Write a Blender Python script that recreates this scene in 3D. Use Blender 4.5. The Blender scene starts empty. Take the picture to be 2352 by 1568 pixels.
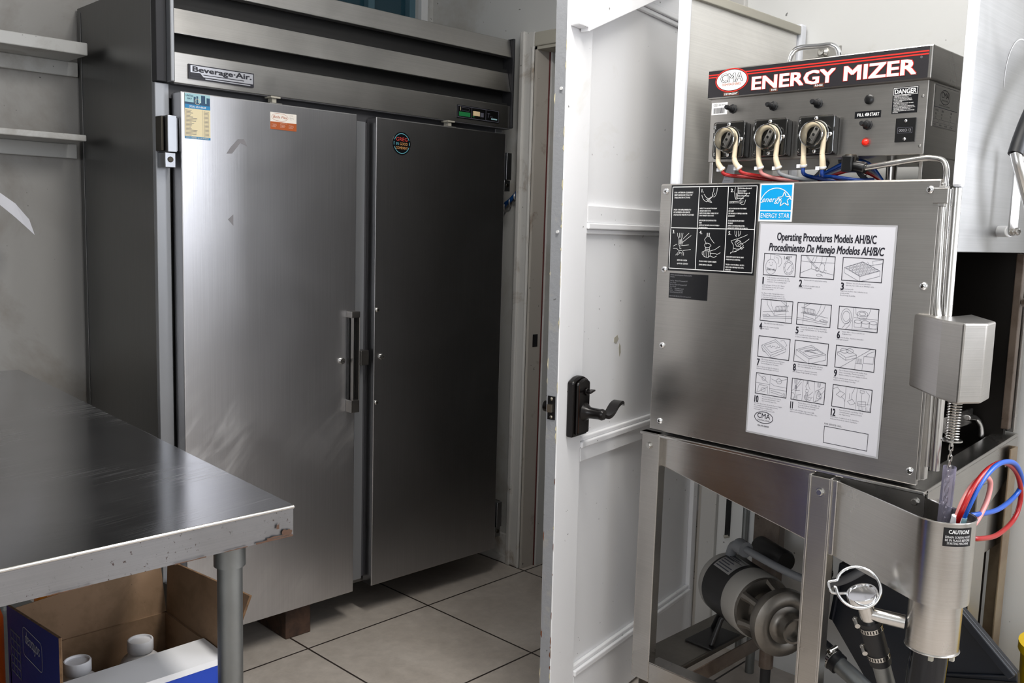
import bpy, bmesh, math, random
from mathutils import Vector, Matrix
C = bpy.context.scene.collection
SC = bpy.context.scene
random.seed(4)
PI = math.pi

# ---------------------------------------------------------------- camera, world, lights, exposure
CAM = Vector((0, 0, 1.36))
def camera():
    f, yaw, pitch, roll = 2104.64, math.radians(45.1706), math.radians(-6.9011), math.radians(1.6810)
    fw = Vector((math.cos(yaw)*math.cos(pitch), math.sin(yaw)*math.cos(pitch), math.sin(pitch)))
    r = fw.cross(Vector((0, 0, 1))).normalized(); u = r.cross(fw)
    c, s = math.cos(roll), math.sin(roll)
    R, U = r*c + u*s, -r*s + u*c
    m = Matrix(((R.x, U.x, -fw.x, CAM.x), (R.y, U.y, -fw.y, CAM.y), (R.z, U.z, -fw.z, CAM.z), (0, 0, 0, 1)))
    cd = bpy.data.cameras.new('camera'); cd.sensor_width = 36; cd.lens = f/2352*36
    cd.clip_start = 0.02; cd.clip_end = 60
    o = bpy.data.objects.new('camera', cd); C.objects.link(o); o.matrix_world = m
    SC.camera = o
camera()
w = bpy.data.worlds.new('world'); SC.world = w; w.use_nodes = True
w.node_tree.nodes['Background'].inputs[0].default_value = (0.75, 0.85, 1.0, 1)
w.node_tree.nodes['Background'].inputs[1].default_value = 0.6
SC.view_settings.view_transform = 'Standard'; SC.view_settings.look = 'None'
SC.view_settings.gamma = 1; SC.view_settings.use_curve_mapping = False
SC.view_settings.exposure = 0.15
SC.cycles.max_bounces = 8; SC.cycles.glossy_bounces = 5; SC.cycles.transparent_max_bounces = 12
SC.cycles.sample_clamp_indirect = 6; SC.cycles.caustics_reflective = False; SC.cycles.caustics_refractive = False
SC.cycles.use_denoising = True

def area(name, loc, target, sx, sy, power, col):
    l = bpy.data.lights.new(name, 'AREA'); l.shape = 'RECTANGLE'; l.size = sx; l.size_y = sy
    l.energy = power; l.color = col
    o = bpy.data.objects.new(name, l); C.objects.link(o); o.location = loc
    d = Vector(target) - Vector(loc)
    o.rotation_euler = d.to_track_quat('-Z', 'Y').to_euler()
    return o
# daylight through the right and rear windows, plus added side and ceiling fills
area('daylight', (2.53, -0.52, 1.80), (-3, -0.2, 1.70), 1.55, 1.15, 50, (0.92, 0.94, 1.0))
area('daylight_behind', (1.50, -1.66, 1.80), (1.50, 3, 1.80), 1.5, 1.3, 10, (0.93, 0.96, 1.0))
area('fill_side', (-2.12, 0.1, 1.75), (3, 0.1, 1.75), 1.5, 1.2, 25, (0.93, 0.96, 1.0))  # unseen fill, added to brighten the right wall
area('tube_fill', (1.3, 0.8, 2.66), (1.3, 0.8, 0), 0.22, 1.25, 30, (1.0, 0.97, 0.92))  # overhead fill, added out of view

# ---------------------------------------------------------------- materials
MATS = {}
def newmat(name):
    m = bpy.data.materials.new(name); m.use_nodes = True
    nt = m.node_tree; b = nt.nodes['Principled BSDF']
    MATS[name] = m
    return m, nt, b
def lin(c):
    return tuple(((x/255)/12.92 if x/255 <= 0.04045 else (((x/255)+0.055)/1.055)**2.4) for x in c) + (1,)
def plain(name, rgb, rough=0.5, metal=0.0, spec=0.5, emis=0, **kw):
    m, nt, b = newmat(name)
    b.inputs['Base Color'].default_value = lin(rgb); b.inputs['Roughness'].default_value = rough
    b.inputs['Metallic'].default_value = metal; b.inputs['Specular IOR Level'].default_value = spec
    if emis:
        b.inputs['Emission Color'].default_value = lin(rgb); b.inputs['Emission Strength'].default_value = emis
    for k, v in kw.items():
        b.inputs[k].default_value = v
    return m
def N(nt, t, **kw):
    n = nt.nodes.new(t)
    for k, v in kw.items(): setattr(n, k, v)
    return n
def coords(nt, scale=(1, 1, 1), rot=(0, 0, 0), loc=(0, 0, 0)):
    tc = N(nt, 'ShaderNodeNewGeometry'); mp = N(nt, 'ShaderNodeMapping')
    mp.inputs['Scale'].default_value = scale; mp.inputs['Rotation'].default_value = rot; mp.inputs['Location'].default_value = loc
    src = tc.outputs['Position']
    if any(rot) and scale != (1, 1, 1):          # turn first, stretch after
        m0 = N(nt, 'ShaderNodeMapping'); m0.inputs['Rotation'].default_value = rot; mp.inputs['Rotation'].default_value = (0, 0, 0)
        nt.links.new(src, m0.inputs['Vector']); src = m0.outputs['Vector']
    nt.links.new(src, mp.inputs['Vector'])
    return mp.outputs['Vector']
def noise(nt, vec, scale, detail=4, rough=0.55, dist=0.0):
    n = N(nt, 'ShaderNodeTexNoise'); n.inputs['Scale'].default_value = scale; n.inputs['Detail'].default_value = detail
    n.inputs['Roughness'].default_value = rough; n.inputs['Distortion'].default_value = dist
    nt.links.new(vec, n.inputs['Vector'])
    return n.outputs['Fac']
def ramp(nt, fac, stops):
    r = N(nt, 'ShaderNodeValToRGB'); e = r.color_ramp.elements
    while len(e) < len(stops): e.new(0.5)
    for el, (p, c) in zip(e, stops):
        el.position = p; el.color = c if len(c) == 4 else tuple(c) + (1,)
    nt.links.new(fac, r.inputs['Fac'])
    return r.outputs['Color']
def g(v): return (v, v, v, 1)
def mix(nt, fac, a, b, mode='MIX'):
    n = N(nt, 'ShaderNodeMix', data_type='RGBA', blend_type=mode)
    if isinstance(fac, (int, float)): n.inputs[0].default_value = fac
    else: nt.links.new(fac, n.inputs[0])
    for s, i in ((a, 6), (b, 7)):
        if isinstance(s, tuple): n.inputs[i].default_value = s
        else: nt.links.new(s, n.inputs[i])
    return n.outputs[2]
def bump(nt, b, h, strength, dist=0.002):
    n = N(nt, 'ShaderNodeBump'); n.inputs['Strength'].default_value = strength; n.inputs['Distance'].default_value = dist
    nt.links.new(h, n.inputs['Height']); nt.links.new(n.outputs['Normal'], b.inputs['Normal'])

def steel(name, base, grain, rough=(0.22, 0.4), streak=None, warm=(1, 1, 1), bstr=0.05, spots=None, metal=1.0, mott=0.11):
    """brushed stainless: grain = scale of the fine brushing per axis"""
    m, nt, b = newmat(name)
    b.inputs['Metallic'].default_value = metal
    fine = noise(nt, coords(nt, grain), 1.0, 3, 0.6)
    big = noise(nt, coords(nt, (1.7, 1.7, 1.7)), 1.6, 5, 0.6, 0.6)
    col = ramp(nt, big, [(0.3, tuple(base*(1-mott)*w for w in warm)), (0.7, tuple(base*(1+mott*0.7)*w for w in warm))])
    fcol = ramp(nt, fine, [(0.35, g(0.95)), (0.65, g(1.03))])
    col = mix(nt, 1.0, col, fcol, 'MULTIPLY')
    ro = ramp(nt, big, [(0.3, g(rough[0])), (0.7, g(rough[1]))])
    if streak:
        sc, rot, amt, lo, hi, gain, zr = streak
        st = noise(nt, coords(nt, sc, rot), 1.0, 6, 0.62, 1.2)
        mask = noise(nt, coords(nt, (1.3, 1.3, 1.3), (0, 0, 0), (3, 1, 7)), 1.6, 3, 0.5)
        sr = ramp(nt, st, [(lo, g(0)), (hi, g(amt))]); mr = ramp(nt, mask, [(0.42, g(0)), (0.62, g(1))])
        sm = mix(nt, 1.0, sr, mr, 'MULTIPLY')
        if zr:      # wiping marks where hands and cloths reach
            sx = N(nt, 'ShaderNodeSeparateXYZ'); gp = N(nt, 'ShaderNodeNewGeometry'); nt.links.new(gp.outputs['Position'], sx.inputs[0])
            sm = mix(nt, 1.0, sm, ramp(nt, sx.outputs['Z'], [(zr[0], g(1)), (min(zr[1], 1.0), g(0))]), 'MULTIPLY')
        col = mix(nt, sm, col, g(min(0.92, base*gain)))
        ro = mix(nt, sm, ro, g(0.55))
    if spots:
        sp = noise(nt, coords(nt, (1, 1, 1)), spots[0], 3, 0.7)
        bg = noise(nt, coords(nt, (1, 1, 1), (0, 0, 0), (2, 5, 1)), 9.0, 2, 0.5)
        sfac = mix(nt, 1.0, ramp(nt, sp, [(spots[1], g(0)), (spots[1]+0.05, g(1))]), ramp(nt, bg, [(0.36, g(0)), (0.5, g(1))]), 'MULTIPLY')
        col = mix(nt, sfac, col, lin(spots[2])); ro = mix(nt, sfac, ro, g(0.8))
        mtl = mix(nt, sfac, g(1), g(0.1)); nt.links.new(mtl, b.inputs['Metallic'])
    nt.links.new(col, b.inputs['Base Color']); nt.links.new(ro, b.inputs['Roughness'])
    bump(nt, b, fine, bstr)
    return m
steel('fridge_steel', 0.68, (420, 420, 3), (0.31, 0.35), ((16, 16, 3.0), (0, -0.75, 0), 0.8, 0.46, 0.74, 1.4, (0.75, 1.0)), (1, 1, 1.04), 0.05, None, 1.0, 0.04)  # lighter copy of the door steel, base raised to strengthen its highlight
steel('fridge_steel_plain', 0.46, (420, 420, 3), (0.28, 0.32), None, (1, 1, 1.03), 0.05, None, 1.0, 0.04)
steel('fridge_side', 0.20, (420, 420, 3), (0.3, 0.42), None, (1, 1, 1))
steel('header_steel', 0.46, (3, 3, 520), (0.3, 0.42), None, (1.02, 1, 0.97))
steel('machine_steel', 0.46, (3, 3, 560), (0.26, 0.34), None, (1.04, 1.0, 0.95))
steel('tank_steel', 0.48, (4, 4, 480), (0.2, 0.3), None, (1.03, 1.0, 0.96))
steel('door_steel_dim', 0.40, (2, 2, 300), (0.34, 0.46), None, (1.0, 1.0, 1.0), 0.03, None, 0.9)  # door steel darkened in colour to hold down the window light
steel('door_steel', 0.82, (2, 2, 300), (0.36, 0.46), None, (1.02, 1.0, 0.96), 0.03, None, 0.55)
steel('tube_steel', 0.62, (200, 200, 3), (0.16, 0.26), None, (1.02, 1, 0.97), 0.02)
steel('cylinder_steel', 0.56, (3, 3, 560), (0.22, 0.3), None, (1.03, 1, 0.96))
steel('table_top_steel', 0.50, (3, 480, 60), (0.12, 0.2), ((2.2, 260, 4), (0, 0, -0.22), 0.9, 0.5, 0.62, 1.7, None), (0.99, 0.99, 1.03), 0.03)
steel('table_edge_steel', 0.28, (4, 4, 480), (0.34, 0.5), None, (0.99, 0.99, 1.03), 0.06, (150, 0.63, (60, 44, 40)))
steel('galvanised', 0.26, (25, 25, 25), (0.4, 0.55), None, (0.96, 1.0, 1.0))
steel('cast_metal', 0.2, (60, 60, 60), (0.36, 0.5), None, (1.08, 1.0, 0.9), 0.15)
plain('chrome', (235, 236, 238), 0.07, 1.0)
plain('bolt_metal', (190, 188, 184), 0.25, 1.0)
plain('header_dark', (44, 44, 47), 0.5, 0.5)  # dark colour puts the header ends in shade
plain('chip_cream', (214, 206, 176), 0.6)
plain('chip_brown', (120, 74, 52), 0.7)
plain('handle_steel', (140, 137, 134), 0.35, 1.0)
plain('rust', (86, 62, 48), 0.85)
plain('hinge_metal', (150, 152, 156), 0.3, 1.0)
plain('dark_metal', (70, 66, 60), 0.4, 1.0)
plain('black_plastic', (14, 14, 15), 0.32)
plain('black_matte', (16, 16, 17), 0.7)
plain('tote_black', (23, 28, 37), 0.4)
plain('rubber', (15, 16, 20), 0.5)
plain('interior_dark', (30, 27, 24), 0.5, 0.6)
plain('white_plastic', (232, 234, 240), 0.35)
plain('nylon', (236, 236, 236), 0.4)
plain('cream_tube', (232, 216, 186), 0.4, Subsurface_Weight=0.0) if False else plain('cream_tube', (232, 216, 186), 0.4)
plain('red_tube', (168, 20, 22), 0.3)
plain('blue_tube', (24, 88, 190), 0.3)
plain('dark_blue_tube', (10, 52, 128), 0.3)
plain('pink_tube', (226, 150, 146), 0.35)
plain('grey_tube', (150, 152, 156), 0.4)
plain('grey_conduit', (112, 114, 118), 0.5)
plain('ink', (22, 20, 34), 0.5)
plain('ink_soft', (92, 92, 104), 0.6)
plain('paper', (212, 212, 219), 0.45)
plain('laminate', (176, 176, 180), 0.2)
plain('decal_black', (14, 15, 19), 0.28)
plain('decal_white', (240, 240, 240), 0.5)
plain('decal_grey', (152, 152, 158), 0.5)
plain('decal_red', (204, 44, 36), 0.4)
plain('star_blue', (0, 160, 226), 0.4)
plain('banner_black', (34, 32, 36), 0.4)
plain('red_lens', (225, 40, 24), 0.15, emis=0.35)
plain('plate_silver', (168, 166, 162), 0.35, 0.8)
plain('badge_silver', (206, 208, 216), 0.3, 0.5)
plain('badge_dark', (38, 38, 48), 0.4)
plain('menu_cream', (228, 214, 176), 0.5)
plain('menu_blue', (40, 132, 184), 0.5)
plain('menu_pale', (158, 200, 208), 0.5)
plain('menu_navy', (38, 74, 104), 0.5)
plain('card_white', (240, 234, 226), 0.5)
plain('card_brown', (178, 88, 40), 0.5)
plain('neon_red', (214, 74, 66), 0.5)
plain('neon_blue', (110, 190, 206), 0.5)
plain('neon_orange', (226, 168, 104), 0.5)
plain('tape_residue', (132, 130, 134), 0.75)
plain('lcd_green', (40, 128, 74), 0.3)
plain('lcd_amber', (240, 214, 170), 0.4)
plain('bronze', (18, 15, 15), 0.28, 0.4)
plain('bronze_worn', (120, 74, 46), 0.35, 0.8)
plain('brass', (170, 164, 150), 0.3, 1.0)
plain('motor_black', (18, 17, 18), 0.42)
plain('motor_grey', (150, 147, 142), 0.5, 0.2)
plain('label_grey', (196, 194, 192), 0.4)
plain('jug_white', (206, 204, 204), 0.45)
plain('jug_cap', (226, 226, 230), 0.4)
plain('box_blue', (20, 30, 92), 0.45)
plain('box_bright_blue', (10, 60, 170), 0.45)
plain('box_white', (226, 226, 228), 0.5)
plain('orange_plastic', (214, 92, 20), 0.4)
plain('amber_plastic', (236, 150, 40), 0.3)
plain('yellow_plastic', (240, 200, 10), 0.4)
plain('blue_cord', (14, 74, 140), 0.4)
plain('window_glass', (34, 66, 78), 0.1)
plain('sky_teal', (74, 104, 116), 0.6)
plain('gasket_grey', (70, 70, 74), 0.6)
plain('frame_grey', (150, 152, 156), 0.4, 0.6)  # light grey stands in for bright reflections on the steel frame
plain('dirty_white', (176, 172, 160), 0.6)
plain('white_trim', (214, 214, 214), 0.45)
plain('dark_gap', (12, 12, 16), 0.8)
plain('red_line', (84, 30, 28), 0.7)
plain('lamp_white', (235, 235, 235), 0.5)
plain('lamp_glow', (255, 250, 240), 0.5, emis=3)

def painted(name, rgb, dirt, stain=(0.62, 0.75), rough=0.45, scale=2.2, spec=None, bstr=0.08, amt=1.0):
    m, nt, b = newmat(name)
    big = noise(nt, coords(nt), scale, 6, 0.65, 0.4)
    fine = noise(nt, coords(nt), 60, 3, 0.6)
    col = mix(nt, ramp(nt, big, [(stain[0], g(0)), (stain[1], g(amt))]), lin(rgb), lin(dirt))
    sp = noise(nt, coords(nt, (1, 1, 1), (0, 0, 0), (1, 4, 2)), spec or 55, 2, 0.5)
    col = mix(nt, ramp(nt, sp, [(0.74, g(0)), (0.77, g(0.8))]), col, lin(tuple(int(x*0.4) for x in dirt)))
    nt.links.new(col, b.inputs['Base Color']); b.inputs['Roughness'].default_value = rough
    bump(nt, b, fine, bstr, 0.003)
    return m
painted('wall_white', (226, 226, 224), (214, 212, 206), bstr=0.1)
painted('wall_grey_white', (196, 196, 194), (170, 164, 154), (0.5, 0.7))
painted('wall_greyer', (152, 150, 147), (128, 122, 115), (0.5, 0.68))  # greyer than the other walls, with blotches
painted('shelf_paint', (190, 190, 188), (158, 154, 148), (0.5, 0.7), 0.5, 5, 90)
painted('door_paint', (232, 232, 234), (216, 214, 208), (0.62, 0.8), 0.38, 3, 60)
painted('door_edge_grey', (150, 152, 156), (170, 166, 156), (0.55, 0.7), 0.5, 9, 60, 0.3)
painted('casing_paint', (202, 200, 196), (140, 124, 106), (0.58, 0.74), 0.45, 6, 70)
painted('jamb_paint', (178, 172, 164), (120, 100, 82), (0.6, 0.75), 0.5, 7, 60)
painted('cardboard', (128, 102, 78), (116, 92, 68), (0.45, 0.6), 0.8, 12, 300, 0.1)
painted('cardboard_edge', (126, 96, 66), (90, 66, 44), (0.4, 0.6), 0.85, 60, 300, 0.3)
painted('wood_block', (84, 62, 50), (44, 32, 26), (0.4, 0.65), 0.8, 14, 120, 0.5)
painted('ceiling_paint', (225, 225, 222), (216, 214, 208))
painted('tan_steel', (142, 126, 102), (120, 100, 78), (0.4, 0.65), 0.35, 9, 90, 0.05)
painted('brown_steel', (104, 92, 82), (70, 56, 46), (0.4, 0.65), 0.35, 9, 90, 0.1)

def tile_mat():
    m, nt, b = newmat('floor_tile')
    v = coords(nt, (1, 1, 1), (0, 0, math.radians(-1.5)), (0, 0, 0))
    br = N(nt, 'ShaderNodeTexBrick'); br.offset = 0.0; br.squash = 1.0
    s = 0.511
    # tile corner at world (2.052, 2.457)
    a = math.radians(-1.5); cx, cy = 2.052*math.cos(a)-2.457*math.sin(a), 2.052*math.sin(a)+2.457*math.cos(a)
    v = coords(nt, (1, 1, 1), (0, 0, a), (-cx+s*8, -cy+s*8, 0))
    nt.links.new(v, br.inputs['Vector'])
    br.inputs['Scale'].default_value = 1.0; br.inputs['Brick Width'].default_value = s; br.inputs['Row Height'].default_value = s
    br.inputs['Mortar Size'].default_value = 0.0035; br.inputs['Mortar Smooth'].default_value = 0.1; br.inputs['Bias'].default_value = 0.0
    br.inputs['Color1'].default_value = g(0); br.inputs['Color2'].default_value = g(1); br.inputs['Mortar'].default_value = g(0.5)
    n1 = noise(nt, coords(nt), 3.2, 8, 0.7, 0.6); n2 = noise(nt, coords(nt), 26, 5, 0.7)
    c1 = ramp(nt, n1, [(0.3, lin((182, 172, 162))), (0.7, lin((208, 199, 190)))])
    c2 = ramp(nt, n2, [(0.3, g(0.86)), (0.7, g(1.06))])
    col = mix(nt, 1.0, c1, c2, 'MULTIPLY')
    col = mix(nt, br.outputs['Fac'], col, lin((48, 40, 36)))
    nt.links.new(col, b.inputs['Base Color'])
    nt.links.new(ramp(nt, n2, [(0.3, g(0.35)), (0.7, g(0.55))]), b.inputs['Roughness'])
    inv = N(nt, 'ShaderNodeMath', operation='SUBTRACT'); inv.inputs[0].default_value = 1.0
    nt.links.new(br.outputs['Fac'], inv.inputs[1]); bump(nt, b, inv.outputs[0], 0.5, 0.002)
tile_mat()

def clear(name, tint, mixf, rough=0.05, milky=None):
    m = bpy.data.materials.new(name); m.use_nodes = True; MATS[name] = m
    nt = m.node_tree; nt.nodes.clear()
    out = N(nt, 'ShaderNodeOutputMaterial'); tr = N(nt, 'ShaderNodeBsdfTransparent'); gl = N(nt, 'ShaderNodeBsdfGlossy')
    tr.inputs['Color'].default_value = tint; gl.inputs['Roughness'].default_value = rough
    gl.inputs['Color'].default_value = (1, 1, 1, 1)
    fr = N(nt, 'ShaderNodeLayerWeight'); fr.inputs['Blend'].default_value = mixf
    ms = N(nt, 'ShaderNodeMixShader')
    nt.links.new(fr.outputs['Fresnel'], ms.inputs[0]); nt.links.new(tr.outputs[0], ms.inputs[1]); nt.links.new(gl.outputs[0], ms.inputs[2])
    res = ms.outputs[0]
    if milky:
        df = N(nt, 'ShaderNodeBsdfDiffuse'); df.inputs['Color'].default_value = milky[1]; m2 = N(nt, 'ShaderNodeMixShader'); m2.inputs[0].default_value = milky[0]
        nt.links.new(res, m2.inputs[1]); nt.links.new(df.outputs[0], m2.inputs[2]); res = m2.outputs[0]
    nt.links.new(res, out.inputs['Surface'])
clear('clear_plastic', (0.93, 0.93, 0.92, 1), 0.35)
clear('clear_edge', (0.85, 0.85, 0.85, 1), 0.8)
clear('clear_sleeve', (0.86, 0.84, 0.93, 1), 0.3, 0.05, (0.28, (0.55, 0.52, 0.66, 1)))
clear('clear_drain', (0.30, 0.31, 0.35, 1), 0.3)
# ---------------------------------------------------------------- mesh building
class Frame:
    """a flat face in the room: origin, u (to the right), v (up), n (out of the face)"""
    def __init__(s, o, u, v=(0, 0, 1), n=None):
        s.o, s.u, s.v = Vector(o), Vector(u).normalized(), Vector(v).normalized()
        s.n = Vector(n).normalized() if n else s.u.cross(s.v).normalized()
    def __call__(s, u, v, d=0.0): return s.o + s.u*u + s.v*v + s.n*d
_TXT = {}
def text_mesh(t, bold, shear, res):
    k = (t, bold, shear, res)
    if k not in _TXT:
        cu = bpy.data.curves.new('lettering', 'FONT'); cu.body = t; cu.size = 1.0
        cu.offset = bold; cu.shear = shear; cu.resolution_u = res; cu.fill_mode = 'BOTH'
        ob = bpy.data.objects.new('lettering', cu)
        me = ob.to_mesh()
        vs = [v.co.copy() for v in me.vertices]; fs = [tuple(p.vertices) for p in me.polygons]
        nz = [p.normal.z for p in me.polygons]
        fs = [f if z >= 0 else tuple(reversed(f)) for f, z in zip(fs, nz)]
        ob.to_mesh_clear(); bpy.data.objects.remove(ob); bpy.data.curves.remove(cu)
        _TXT[k] = (vs, fs)
    return _TXT[k]
class MB:
    def __init__(s): s.v, s.f, s.m, s.sm, s.names = [], [], [], [], []
    def mi(s, m):
        if m not in s.names: s.names.append(m)
        return s.names.index(m)
    def add(s, vs, fs, m, smooth=False):
        b = len(s.v); s.v += [Vector(p) for p in vs]; i = s.mi(m)
        for f in fs:
            s.f.append(tuple(b+k for k in f)); s.m.append(i); s.sm.append(smooth)
        return s
    def box(s, x0, x1, y0, y1, z0, z1, m):
        x0, x1 = sorted((x0, x1)); y0, y1 = sorted((y0, y1)); z0, z1 = sorted((z0, z1))
        vs = [(x, y, z) for z in (z0, z1) for y in (y0, y1) for x in (x0, x1)]
        return s.add(vs, [(0, 2, 3, 1), (4, 5, 7, 6), (0, 1, 5, 4), (2, 6, 7, 3), (0, 4, 6, 2), (1, 3, 7, 5)], m)
    def fbox(s, F, u0, u1, v0, v1, d0, d1, m):
        return s.prism(F, [(u0, v0), (u1, v0), (u1, v1), (u0, v1)], d0, d1, m)
    def prism(s, F, poly, d0, d1, m, mside=None):
        a = sum(p[0]*q[1]-q[0]*p[1] for p, q in zip(poly, poly[1:]+poly[:1]))
        if a < 0: poly = poly[::-1]
        if d0 > d1: d0, d1 = d1, d0
        n = len(poly)
        vs = [F(u, v, d0) for u, v in poly] + [F(u, v, d1) for u, v in poly]
        s.add(vs, [tuple(range(n, 2*n)), tuple(reversed(range(n)))], m)
        b = len(s.v) - 2*n; i = s.mi(mside or m)
        for k in range(n):
            j = (k+1) % n
            s.f.append((b+k, b+j, b+n+j, b+n+k)); s.m.append(i); s.sm.append(False)
        return s
    def rect(s, F, u0, u1, v0, v1, d, m):
        if u0 > u1: u0, u1 = u1, u0
        if v0 > v1: v0, v1 = v1, v0
        return s.add([F(u0, v0, d), F(u1, v0, d), F(u1, v1, d), F(u0, v1, d)], [(0, 1, 2, 3)], m)
    def poly(s, F, pts, d, m):
        a = sum(p[0]*q[1]-q[0]*p[1] for p, q in zip(pts, pts[1:]+pts[:1]))
        if a < 0: pts = pts[::-1]
        return s.add([F(u, v, d) for u, v in pts], [tuple(range(len(pts)))], m)
    def frame(s, F, u0, u1, v0, v1, w, d, m):
        s.rect(F, u0, u1, v0, v0+w, d, m); s.rect(F, u0, u1, v1-w, v1, d, m)
        s.rect(F, u0, u0+w, v0+w, v1-w, d, m); return s.rect(F, u1-w, u1, v0+w, v1-w, d, m)
    def line(s, F, pts, w, d, m, closed=False):
        pts = [Vector(p) for p in pts]
        if closed: pts = pts + [pts[0]]
        for p, q in zip(pts, pts[1:]):
            t = q - p
            if t.length < 1e-7: continue
            t.normalize(); nn = Vector((-t.y, t.x))*w/2; e = t*w*0.3
            a, b2, c, dd = p-e-nn, q+e-nn, q+e+nn, p-e+nn
            s.add([F(x.x, x.y, d) for x in (a, b2, c, dd)], [(0, 1, 2, 3)], m)
        return s
    def ring(s, F, cu, cv, ru, rv, w, d, m, a0=0, a1=360, n=40):
        vs, fs = [], []
        for k in range(n+1):
            a = math.radians(a0 + (a1-a0)*k/n); ca, sa = math.cos(a), math.sin(a)
            vs += [F(cu+(ru-w)*ca, cv+(rv-w)*sa, d), F(cu+ru*ca, cv+rv*sa, d)]
        for k in range(n): fs.append((2*k, 2*k+1, 2*k+3, 2*k+2))
        return s.add(vs, fs, m)
    def disc(s, F, cu, cv, ru, rv, d, m, n=36):
        return s.add([F(cu+ru*math.cos(2*PI*k/n), cv+rv*math.sin(2*PI*k/n), d) for k in range(n)], [tuple(range(n))], m)
    def text(s, F, t, u, v, h, d, m, w=None, align='L', bold=0.0, shear=0.0, res=2, rot=False):
        vs, fs = text_mesh(t, 0.0, shear, res)
        if not vs: return s
        x0 = min(p.x for p in vs); x1 = max(p.x for p in vs)
        sy = h/0.72; b = max(bold, 0.0)*h*0.9
        sx = sy if w is None else max(w-2*b, 1e-4)/(x1-x0)
        W = (x1-x0)*sx
        ou = u - (W/2 if align == 'C' else W if align == 'R' else -b)
        P = [((p.x-x0)*sx, p.y*sy) for p in vs]
        if rot: P = [(W-a, h-c) for a, c in P]
        for j, (dx, dy) in enumerate(((0, 0),) if b == 0 else ((-b, -b*0.6), (b, -b*0.6), (b, b*0.6), (-b, b*0.6), (0, 0))):
            s.add([F(ou+a+dx, v+c+dy, d+j*4e-5) for a, c in P], fs, m)
        return s
    def para(s, F, lines, u, v, h, lead, d, m, wfac=0.8, **kw):
        for k, t in enumerate(lines):
            if t:
                vs, _ = text_mesh(t, 0.0, kw.get('shear', 0.0), kw.get('res', 1))
                wid = (max(p.x for p in vs)-min(p.x for p in vs))*h/0.72*wfac
                s.text(F, t, u, v-k*lead, h, d, m, w=wid, res=kw.get('res', 1), bold=kw.get('bold', 0.0), shear=kw.get('shear', 0.0))
        return s
    def cyl(s, p0, p1, r0, m, r1=None, n=24, caps=True, mcap=None):
        return s.tube([p0, p1], r0, m, n, caps, radii=[r0, r0 if r1 is None else r1], mcap=mcap)
    def tube(s, pts, r, m, n=12, caps=True, radii=None, closed=False, mcap=None):
        pts = [Vector(p) for p in pts]; k = len(pts); vs, fs = [], []
        T = []
        for i in range(k):
            a = pts[i-1] if (i > 0 or closed) else pts[i]; b = pts[(i+1) % k] if (i < k-1 or closed) else pts[i]
            T.append((b-a).normalized())
        up = Vector((0, 0, 1)) if abs(T[0].z) < 0.9 else Vector((1, 0, 0))
        x = T[0].cross(up).normalized()
        for i in range(k):
            x = (x - T[i]*x.dot(T[i])).normalized(); y = T[i].cross(x)
            rr = radii[i] if radii else r
            vs += [pts[i] + (x*math.cos(2*PI*j/n) + y*math.sin(2*PI*j/n))*rr for j in range(n)]
        for i in range(k if closed else k-1):
            i2 = (i+1) % k
            for j in range(n):
                j2 = (j+1) % n
                fs.append((i*n+j, i*n+j2, i2*n+j2, i2*n+j))
        s.add(vs, fs, m, True)
        if caps and not closed:
            b = len(s.v) - len(vs); ci = s.mi(mcap or m)
            s.f.append(tuple(b+j for j in reversed(range(n)))); s.m.append(ci); s.sm.append(False)
            s.f.append(tuple(b+(k-1)*n+j for j in range(n))); s.m.append(ci); s.sm.append(False)
        return s
    def lathe(s, o, axis, prof, m, n=32, caps=(True, True)):
        """prof: (radius, height along the axis)"""
        o, a = Vector(o), Vector(axis).normalized()
        return s.tube([o + a*h for r, h in prof], 0, m, n, False, radii=[max(r, 1e-5) for r, h in prof]) if False else s._lathe(o, a, prof, m, n, caps)
    def _lathe(s, o, a, prof, m, n=32, caps=(True, True)):
        o, a = Vector(o), Vector(a).normalized()
        up = Vector((0, 0, 1)) if abs(a.z) < 0.9 else Vector((1, 0, 0))
        x = a.cross(up).normalized(); y = a.cross(x); vs, fs = [], []
        for r, h in prof:
            vs += [o + a*h + (x*math.cos(2*PI*j/n) + y*math.sin(2*PI*j/n))*max(r, 1e-5) for j in range(n)]
        for i in range(len(prof)-1):
            for j in range(n):
                j2 = (j+1) % n
                fs.append((i*n+j, i*n+j2, (i+1)*n+j2, (i+1)*n+j))
        s.add(vs, fs, m, True)
        b = len(s.v)-len(vs); ci = s.mi(m)
        if caps[0]: s.f.append(tuple(b+j for j in reversed(range(n)))); s.m.append(ci); s.sm.append(False)
        if caps[1]: s.f.append(tuple(b+(len(prof)-1)*n+j for j in range(n))); s.m.append(ci); s.sm.append(False)
        return s
    def build(s, name, parent=None, bevel=None, at=None, label=None):
        base = parent_base(parent)
        o0 = Vector(at) if at is not None else base
        me = bpy.data.meshes.new(name)
        me.from_pydata([tuple(v - o0) for v in s.v], [], s.f)
        for nme in s.names: me.materials.append(MATS[nme])
        me.polygons.foreach_set('material_index', s.m); me.polygons.foreach_set('use_smooth', s.sm)
        me.update()
        if any(s.sm): me.set_sharp_from_angle(angle=math.radians(40))
        o = bpy.data.objects.new(name, me); C.objects.link(o)
        o.location = o0 - base
        if parent is not None: o.parent = parent
        BASES[o.name] = o0
        if bevel:
            md = o.modifiers.new('edge', 'BEVEL'); md.width = bevel; md.segments = 2; md.limit_method = 'ANGLE'
            md.angle_limit = math.radians(35)
        if label: o['label'] = label
        return o
BASES = {}
def parent_base(p): return BASES[p.name] if p is not None else Vector((0, 0, 0))
def tag(o, label, cat, group=None, kind=None):
    o['label'] = label; o['category'] = cat
    if group: o['group'] = group
    if kind: o['kind'] = kind
    return o
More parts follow.
